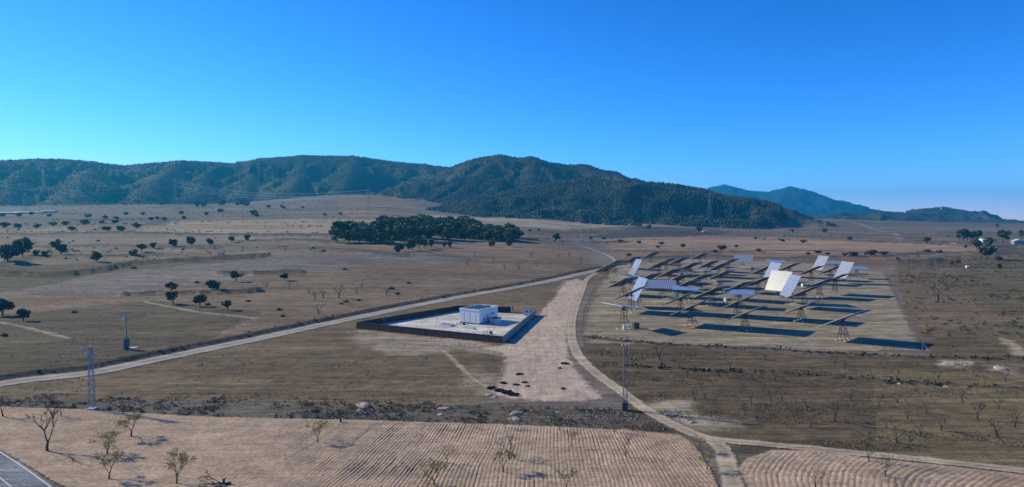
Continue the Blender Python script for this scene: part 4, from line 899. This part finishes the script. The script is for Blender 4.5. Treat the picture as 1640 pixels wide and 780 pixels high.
# ------------------------------------------------------------------ forest on the hills, scrub, dry grass: nobody could count it
hm2 = HM[:, :NF]; za = GZ[:, :NF]; ang = (za-CAMZ)/Rr[:, None]; vis = ang >= np.maximum.accumulate(ang, 0)-9./Rr[:, None]
def blobs(X, Y, Z, H, R, seed):
    g = np.random.default_rng(seed); n = len(X); k = 5; a = np.linspace(0, 2*np.pi, k, endpoint=False)[None, :]+g.uniform(0, 6, (n, 1))
    V = np.zeros((n, 2*k+1, 3)); j1 = g.uniform(.75, 1.2, (n, k)); j2 = g.uniform(.5, .85, (n, k))
    V[:, :k, 0] = X[:, None]+np.cos(a)*R[:, None]*j1; V[:, :k, 1] = Y[:, None]+np.sin(a)*R[:, None]*j1; V[:, :k, 2] = Z[:, None]+H[:, None]*g.uniform(.1, .4, (n, k))
    V[:, k:2*k, 0] = X[:, None]+np.cos(a+.6)*R[:, None]*j2; V[:, k:2*k, 1] = Y[:, None]+np.sin(a+.6)*R[:, None]*j2; V[:, k:2*k, 2] = Z[:, None]+H[:, None]*g.uniform(.6, .85, (n, k))
    V[:, 2*k, 0] = X; V[:, 2*k, 1] = Y; V[:, 2*k, 2] = Z+H
    F = []
    for i in range(k):
        j = (i+1) % k; F += [(i, j, k+i), (j, k+j, k+i), (k+i, k+j, 2*k)]
    F = np.array(F)[None]+(np.arange(n)*(2*k+1))[:, None, None]; return V.reshape(-1, 3), F.reshape(-1, 3)
cell = Rr[:, None]*np.gradient(Rr)[:, None]*np.ones((1, NF)); RR = Rr[:, None]*np.ones((1, NF))
den = fbm(GX[:, :NF].ravel(), GY[:, :NF].ravel(), 300, 4, 201).reshape(NR, NF)
AZP = CX+FPX*np.tan(A[:NF])[None, :]*np.ones((NR, 1))
wgt = cell*vis*(hm2 > .45)*(RR < 6000)*np.clip(.75+den*1.5, .05, 1)*((AZP < 1250) | (RR > 3000))*np.where((AZP > 680) & (RR < 2330), 3.2, np.where(RR > 2450, .22, .8))
wgt = wgt.ravel()/wgt.sum(); NT = 46000
pick = rng.choice(NR*NF, NT, p=wgt); ir, ia = np.divmod(pick, NF)
rr_ = Rr[ir]*(1+rng.uniform(-.006, .006, NT)); aa = A[ia]+rng.uniform(-1, 1, NT)*(A[1]-A[0])*.6
X_ = rr_*np.sin(aa); Y_ = rr_*np.cos(aa); Z_ = hz(X_, Y_)-.6; H_ = rng.uniform(3.5, 7, NT)*np.where(rr_ > 2450, .8, 1); V, F = blobs(X_, Y_, Z_, H_, H_*rng.uniform(.38, .55, NT), 1)
M_forest = simple('forest_canopy', (.050, .062, .036), .9, .25, .02)
o = mesh_np('pine_forest', V, F, M_forest, smooth_=False); tag(o, 'dark pine woodland covering the hillsides behind the plain', 'forest', kind='stuff')
# shrub skirt where forest meets the fields, left foot hills
def scatter(poly, n, seed):
    g = np.random.default_rng(seed); pw = PW(poly); x0, y0 = pw.min(0); x1, y1 = pw.max(0); out = []
    tot = 0
    while tot < n:
        x = g.uniform(x0, x1, n*2); y = g.uniform(y0, y1, n*2); m = inside(pw, x, y); out.append(np.stack([x[m], y[m]], 1)); tot += m.sum()
        if len(out) > 60: break
    return np.concatenate(out)[:n]
def shrubs(name, pts, hlo, hhi, mat, seed, label, cat, per=14, leaf=.22):
    g = np.random.default_rng(seed); n = len(pts); h = g.uniform(hlo, hhi, n)*g.uniform(.6, 1, n); z = hz(pts[:, 0], pts[:, 1])
    c = np.repeat(np.stack([pts[:, 0], pts[:, 1], z], 1), per, 0); hh = np.repeat(h, per); v = g.normal(size=(n*per, 3))*.42; v[:, 2] = np.abs(v[:, 2])*.9+.1
    c = c+v*hh[:, None]*np.array([.9, .9, .8]); V, F = quads(c, hh*leaf, seed); o = mesh_np(name, V, F, mat, smooth_=False); tag(o, label, cat, kind='stuff'); return o
def tufts(name, pts, hlo, hhi, mat, seed, label, cat):
    g = np.random.default_rng(seed); n = len(pts); k = 4; z = hz(pts[:, 0], pts[:, 1])-.03; h = g.uniform(hlo, hhi, n)
    a = g.uniform(0, 6.28, (n, k)); w_ = (h[:, None]*.30)*g.uniform(.6, 1.2, (n, k)); ln = g.uniform(.2, .75, (n, k))*h[:, None]; b2 = a+g.uniform(-1, 1, (n, k))
    bx = pts[:, 0][:, None]+g.normal(0, .22, (n, k))*h[:, None]*1.6; by = pts[:, 1][:, None]+g.normal(0, .22, (n, k))*h[:, None]*1.6
    V = np.zeros((n, k, 3, 3)); V[..., 0, 0] = bx-np.sin(a)*w_; V[..., 0, 1] = by+np.cos(a)*w_; V[..., 1, 0] = bx+np.sin(a)*w_; V[..., 1, 1] = by-np.cos(a)*w_
    V[..., 0, 2] = z[:, None]; V[..., 1, 2] = z[:, None]; V[..., 2, 0] = bx+np.cos(b2)*ln; V[..., 2, 1] = by+np.sin(b2)*ln; V[..., 2, 2] = z[:, None]+h[:, None]*g.uniform(.6, 1, (n, k))
    V = V.reshape(-1, 3); o = mesh_np(name, V, np.arange(len(V)).reshape(-1, 3), mat, smooth_=False); tag(o, label, cat, kind='stuff'); return o
M_dry = simple('dry_grass_blades', (.27, .22, .145), .9, .3, .15); M_dryd = simple('dark_dry_weeds', (.19, .16, .105), .95, .35, .3)
M_scrub = simple('scrub_leaves', (.090, .080, .055), .95, .35, .3); M_scrubg = simple('green_scrub_leaves', (.075, .082, .042), .95, .35, .3)
M_vscrub = simple('dead_scrub_leaves', (.135, .112, .080), .95, .4, .25)
def avoid(p):
    d = np.ones(len(p), bool)
    for line, wd in ((ROAD, 4.2), (TRACK, 2.3), (TRACK_R, 2.2), (FAINT, 1.6), (HIGH, 5)): d &= pdist(line[::2], p[:, 0], p[:, 1]) > wd
    for poly in (CLEAR, COMP, PL1, PL2): d &= ~inside(poly, p[:, 0], p[:, 1])
    return p[d]
vb = scatter([(-60, 640), (200, 638), (420, 638), (560, 648), (770, 652), (1010, 658), (1095, 690), (1000, 691), (830, 682), (560, 674), (330, 669), (100, 656), (-60, 653)], 2300, 31)
shrubs('verge_scrub', avoid(vb[fbm(vb[:, 0], vb[:, 1], 8, 3, 309) > +.05]), .25, .8, M_vscrub, 32, 'band of dark dry scrub along the back edge of the ploughed field', 'scrub', per=12)
nb = np.concatenate([scatter([(-60, 655), (-60, 440), (960, 410), (960, 430), (940, 460), (840, 560), (1000, 660), (1100, 690)], 42000, 33), scatter([(925, 560), (1480, 575), (1700, 590), (1700, 765), (1150, 700), (1000, 640)], 30000, 34)])
nb = nb[fbm(nb[:, 0]*.25, nb[:, 1], 5, 3, 301) > -.04]
tufts('dry_grass', avoid(nb), .12, .36, M_dryd, 35, 'tufts of dry brown grass scattered over the open fields', 'grass')
vg = scatter([(-60, 632), (200, 630), (420, 630), (560, 640), (770, 645), (1010, 655), (1095, 690), (1000, 691), (830, 682), (560, 674), (330, 669), (100, 656), (-60, 653)], 3600, 61); vg = vg[fbm(vg[:, 0], vg[:, 1], 7, 3, 310) > -.1]
tufts('verge_grass', avoid(vg), .2, .55, M_dry, 62, 'taller straw-coloured grass in the band behind the ploughed field', 'grass')
gy_ = scatter([(935, 550), (934, 500), (968, 440), (1100, 416), (1420, 437), (1450, 495), (1480, 560), (1240, 565)], 9000, 36); gy_ = gy_[fbm(gy_[:, 0]*.5, gy_[:, 1], 8, 3, 303) > .02]
tufts('yard_grass', gy_, .15, .5, simple('yellow_green_weeds', (.19, .18, .075), .9, .3, .3), 37, 'yellowish green weeds growing between the solar trackers', 'grass')
rs = scatter([(1430, 440), (1450, 415), (1560, 408), (1700, 405), (1700, 580), (1500, 575), (1455, 500)], 2600, 38); rs = rs[fbm(rs[:, 0], rs[:, 1], 22, 3, 305) > -.05]
shrubs('scrubland', rs, .5, 1.6, M_scrubg, 39, 'low green and brown scrub covering the ground right of the solar yard', 'scrub', per=16, leaf=.20)
ps = []
g = np.random.default_rng(5)
for line, hw, hh, c, wd in LW:
    if wd < .9 or hw > 5: continue
    seg = np.concatenate([[0], np.cumsum(np.hypot(*(line[1:]-line[:-1]).T))]); n = int(seg[-1]*2.0); t = g.uniform(0, seg[-1], n)
    ps.append(np.stack([np.interp(t, seg, line[:, 0])+g.normal(0, hw*.5, n), np.interp(t, seg, line[:, 1])+g.normal(0, hw*.5, n)], 1))
seg = np.concatenate([[0], np.cumsum(np.hypot(*(BANK[1:]-BANK[:-1]).T))]); n = int(seg[-1]*3.2); t = g.uniform(0, seg[-1], n)
ps.append(np.stack([np.interp(t, seg, BANK[:, 0])+g.normal(0, .9, n), np.interp(t, seg, BANK[:, 1])+g.normal(0, .9, n)], 1))
ps = np.concatenate(ps); o = shrubs('bank_scrub', ps, .5, 1.6, M_scrub, 41, 'dark scrub growing along the field banks and beside the gravel road', 'scrub', per=10, leaf=.25)
mid = np.concatenate([scatter([(0, 418), (0, 350), (520, 350), (520, 405), (300, 418)], 1300, 42), scatter([(840, 385), (840, 362), (1240, 362), (1640, 372), (1640, 400), (1300, 384)], 1500, 43), scatter([(60, 345), (60, 330), (560, 318), (640, 335), (560, 348)], 2200, 44)])
mid = mid[fbm(mid[:, 0]*.4, mid[:, 1], 60, 3, 307) > .0]
shrubs('field_edge_scrub', mid, 1.0, 2.6, M_scrub, 45, 'sparse bushes along the terraces of the distant fields', 'scrub', per=12, leaf=.28)
# ------------------------------------------------------------------ bushes, boulders, brush piles
M_rock = simple('pale_limestone', (.40, .33, .25), .9, .2, 1.5, bump=.4)
M_brush = simple('dead_brush', (.055, .038, .030), .95, .3, 2)
def rock_mesh(seed):
    import bmesh
    g = random.Random(seed); bm = bmesh.new(); bmesh.ops.create_icosphere(bm, subdivisions=2, radius=1)
    for v in bm.verts:
        f = 1+.25*math.sin(v.co.x*3.1+seed)*math.cos(v.co.y*2.7+seed*2)+g.uniform(-.1, .1); v.co *= f; v.co.z = max(v.co.z, -.25)*.7
    me = bpy.data.meshes.new('boulder'); bm.to_mesh(me); bm.free(); me.materials.append(M_rock); return me
RM = [rock_mesh(k) for k in range(4)]
RK = [(576, 657, 1.3, 'pale boulder in the verge scrub, leftmost of five'), (582, 650, 2.6, 'long pale rock heap above the leftmost verge boulder'), (714, 655, 2.0, 'pale rock heap in the verge scrub, third of five'), (706, 664, 1.2, 'small pale boulder just below the third rock heap'), (828, 662, 2.0, 'pale pointed boulder beside the leafy tree at the verge'), (824, 672, 1.9, 'pale boulder touching the ploughed field below the pointed one'), (893, 660, 1.0, 'small pale stone at the right end of the verge scrub'),
 (1075, 664, 1.8, 'pale rock mound on the bare patch beside the dirt track'), (1110, 676, 1.3, 'smaller pale rock right of the mound by the track'), (1522, 583, 2.6, 'left of two pale rock heaps in the right-hand field'), (1602, 590, 2.6, 'right of two pale rock heaps in the right-hand field'), (1556, 583, 1.2, 'white boulder between the two rock heaps'), (1440, 614, .9, 'small stone on the low terrace in the right field, left one'), (1515, 619, 1.0, 'small stone on the low terrace in the right field, right one'),
 (783, 632, 1.2, 'pale stone below the dead brush in the clearing'), (792, 636, .9, 'small pale stone at the tip of the clearing')]
for i, (px, py, s_, lab) in enumerate(RK):
    o = bpy.data.objects.new('boulder', RM[i % 4]); C.objects.link(o); o.location = P(px, py)+Vector((0, 0, -.1)); o.scale = (s_*.8, s_*.6, s_*.40); o.rotation_euler = (0, 0, rnd.uniform(0, 6)); tag(o, lab, 'boulder', 'pale boulders at the field edges')
BR = [(787, 622, 1.5), (800, 626, 1.7), (812, 629, 1.8), (806, 614, 1.3), (827, 617, 1.2), (832, 600, 1.3), (840, 613, 1.0), (822, 633, 1.8), (905, 583, 1.6), (897, 590, .9), (902, 623, 1.0), (845, 619, .8)]
BR.sort()
brush = []
for k in range(3):
    g = np.random.default_rng(900+k); c = np.clip(g.normal(size=(150, 3)), -1.7, 1.7)*np.array([.6, .45, .2]); c[:, 2] = np.abs(c[:, 2])+.03; V, F = quads(c, .22, 900+k); me_o = mesh_np('brush_pile', V, F, M_brush, smooth_=False); brush.append(me_o)
for i, (px, py, s_) in enumerate(BR):
    o = brush[i] if i < 3 else brush[i % 3].copy()
    if i >= 3: C.objects.link(o)
    o.location = P(px, py)+Vector((0, 0, .05)); o.scale = (s_*.62, s_*.62, s_*.5); o.rotation_euler = (0, 0, rnd.uniform(0, 6)); tag(o, 'dark heap of dead brush on the pale clearing, %s' % ordn(i, len(BR)), 'brush pile', 'brush piles on the clearing')
o = bare_tree('fallen_tree', 4.2, .45, 377, depth=4, rad=.16); o.location = P(368, 777)+Vector((0, 0, .35)); o.rotation_euler = (math.radians(12), math.radians(-78), 0); tag(o, 'felled bare tree lying at the bottom edge of the ploughed field', 'tree')
for px, py, lab in ((442, 669, 'dark tree stump at the back edge of the ploughed field, left one'), (545, 677, 'short tree stump in the ploughed field, right of the taller stump'), (358, 776, 'upright stump beside the felled bare tree')):
    o = empty('tree_stump', P(px, py)); tag(o, lab, 'stump', 'stumps in the ploughed field'); m1 = MB(); m1.bar((0, 0, -.2), (.05, .03, .9), .22, .17, 7); part(o, 'trunk', m1, M_bark)
    m1 = MB(); m1.bar((.05, .03, .7), (.45, .1, 1.15), .09, .05, 5); part(o, 'branch', m1, M_bark)
bush = []
for k in range(3):
    g = np.random.default_rng(950+k); c = g.normal(size=(160, 3))*np.array([.5, .5, .35]); c[:, 2] = np.abs(c[:, 2])+.05; V, F = quads(c, .2, 950+k); bush.append(mesh_np('bush', V, F, M_dark_leaf, smooth_=False))
BU = sorted([(447, 497, 1.0), (453, 507, .8), (555, 484, 1.2), (627, 463, 1.3), (637, 471, 1.3), (655, 454, 1.2), (552, 432, 1.4), (119, 501, 1.0), (333, 489, 1.1), (315, 453, 1.2), (398, 483, 1.0), (214, 430, 1.6), (7, 538, .9), (575, 482, .9), (547, 487, .8)])
for i, (px, py, s_) in enumerate(BU):
    o = bush[i] if i < 3 else bush[i % 3].copy()
    if i >= 3: C.objects.link(o)
    o.location = P(px, py); o.scale = (s_,)*3; o.rotation_euler = (0, 0, rnd.uniform(0, 6)); tag(o, 'small dark bush on the left meadow, %s' % ordn(i, len(BU)), 'bush', 'bushes on the left meadow')
# ------------------------------------------------------------------ far buildings
M_tile = simple('roof_tiles', (.28, .15, .10), .9, .15, 1); M_pale = simple('pale_wall', (.55, .52, .48), .9, .08, .3); M_greyw = simple('grey_shed_wall', (.28, .29, .31), .8, .1, .3)
def house(name, px, py, w_, l_, h, rh, wallm, roofm, label, rz=0., base=None):
    root = empty(name, P(px, py), rz); tag(root, label, 'building'); m = MB(); m.box((0, 0, h/2-.3), (w_, l_, h+.6)); part(root, 'wall', m, wallm)
    m = MB(); a = w_/2+.4; b_ = l_/2+.4
    V = [(-a, -b_, h), (a, -b_, h), (a, b_, h), (-a, b_, h), (-a, 0, h+rh), (a, 0, h+rh)]; m.add(V, [(0, 1, 5, 4), (2, 3, 4, 5), (0, 4, 3), (1, 2, 5), (3, 2, 1, 0)]); part(root, 'roof', m, roofm)
    for k in (-1, 1):
        m = MB(); m.box((k*w_*.28, -l_/2-.03, h*.5), (w_*.14, .08, h*.35)); part(root, 'window', m, M_glass_dark)
    m = MB(); m.box((0, -l_/2-.03, h*.36), (w_*.12, .08, h*.7)); part(root, 'door', m, M_dark)
house('farmhouse', 1578, 388, 16, 9, 4.2, 2.2, M_white, M_white, 'white farmhouse with pale roof right of the tall windbreak')
house('farmhouse', 1590, 386, 12, 7, 3, 1.4, M_pale, M_tile, 'long low pale building just behind the white farmhouse', .2)
house('barn', 1630, 391, 12, 14, 5, 2.6, M_greyw, M_roof, 'grey gabled barn at the right edge of the plain', 1.3)
house('hut', 1128, 372, 7, 4, 3, 1, M_white, M_white, 'tiny white hut beside a dark tree behind the pink field')
house('hut', 771, 359, 6, 5, 3, 1, M_pale, M_tile, 'tiny hut with reddish side on the pale field right of the grove')
house('field_hut', 1549, 429, 1.8, 1.8, 1.6, .5, M_white, M_white, 'tiny white shelter at the top of the right-hand scrub')
for i, (px, py, w_, lab) in enumerate(((8, 343, 60, 'long pale greenhouse at the far left edge'), (45, 342, 70, 'longest pale greenhouse below the left hills, between its two neighbours'), (78, 340, 34, 'short pale greenhouse, rightmost of the three below the left hills'))):
    house('greenhouse', px, py, w_, 14, 3.0, 1.5, M_greyw, M_roof, lab, .05)
m1 = MB(); cp_ = P(1509, 335); root = empty('hilltop_tower', cp_); tag(root, 'tiny ruined tower on the pointed hill at the right skyline', 'tower')
m1.box((0, 0, 7), (16, 12, 18)); part(root, 'keep', m1, M_greyw); m1 = MB(); m1.box((14, 0, 2), (14, 9, 10)); part(root, 'wall_stump', m1, M_greyw)
# ------------------------------------------------------------------ transmission line
M_pyl = simple('pylon_steel', (.24, .25, .27), .5, .1, 1, metal=.2)
def pylon(px, py, top, rz, label, grp='high-voltage pylons'):
    g0 = P(px, py); h = (py-top)*dist(g0)/FPX; root = empty('transmission_pylon', g0, rz); tag(root, label, 'pylon', grp)
    m = MB(); lattice(m, h*.17, h*.05, -1, h*.68, 7, h*.0042); lattice(m, h*.05, h*.03, h*.68, h, 5, h*.0042); part(root, 'lattice_body', m, M_pyl)
    ends = []
    for zf_, wf in ((.72, .17), (.82, .20), (.92, .15)):
        m = MB(); z = h*zf_
        for s in (-1, 1):
            m.bar((0, 0, z+h*.02), (s*h*wf, 0, z), h*.005); m.bar((0, 0, z-h*.025), (s*h*wf, 0, z), h*.005)
        part(root, 'crossarm', m, M_pyl); ends += [Vector((s*h*wf, 0, z-h*.02)) for s in (-1, 1)]
    return root, [g0+Matrix.Rotation(rz, 3, 'Z') @ e for e in ends]
pa = pylon(-45, 338, 292, -.2, 'distant lattice pylon beyond the left edge')
pb = pylon(41, 337, 299, -.2, 'distant lattice pylon below the left hills, at far left')
pc = pylon(281, 329, 290, -.15, 'distant lattice pylon below the left hills, near the pale slope')
pd = pylon(590, 343, 301, -.1, 'distant lattice pylon above the pine grove')
pe = pylon(1136, 353, 309, .3, 'pale lattice pylon before the forested hill')
pf = pylon(985, 350, 330, .3, 'small distant pylon at the foot of the forested hill')
pg_ = pylon(1407, 362, 338, .4, 'small distant pylon on the right-hand plain')
M_cable = simple('aluminium_cable', (.55, .56, .58), .4, .05, 1, metal=.3)
def cables(e0, e1, sag, label):
    for k, (a, b_) in enumerate(zip(e0, e1)):
        m = MB(); n = 14; pts = [a.lerp(b_, i/n)-Vector((0, 0, sag*4*(i/n)*(1-i/n))) for i in range(n+1)]
        for p_, q_ in zip(pts[:-1], pts[1:]): m.bar(p_, q_, .13, n=3)
        o = m.build('power_cable', M_cable); lv = ('lower', 'lower', 'middle', 'middle', 'upper', 'upper')[k]; tag(o, '%s %s conductor %s' % (lv, ('left-hand', 'right-hand')[k % 2], label), 'cable', 'high-voltage conductors')
cables(pb[1], pc[1], 14, 'sagging between the two pylons at far left')
cables(pc[1], pd[1], 22, 'sagging between the pale slope and the grove')
cables(pa[1], pb[1], 7, 'leaving the picture at the left edge')

# ------------------------------------------------------------------ haze
z0 = float(gz.min())-1.0; z1 = float(gz.max())+45
hzb = MB(); hzb.box((0, 0, (z0+z1)/2), (23800, 23800, z1-z0))
mh = bpy.data.materials.new('air'); mh.use_nodes = True; nt = mh.node_tree; nt.nodes.clear()
o_ = nt.nodes.new('ShaderNodeOutputMaterial'); pv = nt.nodes.new('ShaderNodeVolumePrincipled'); nt.links.new(pv.outputs[0], o_.inputs['Volume'])
pv.inputs['Color'].default_value = (.04, .56, 1.0, 1); pv.inputs['Density'].default_value = 9.0e-5; pv.inputs['Anisotropy'].default_value = .3
haze = hzb.build('haze', mh, kind='stuff'); haze.display_type = 'WIRE'
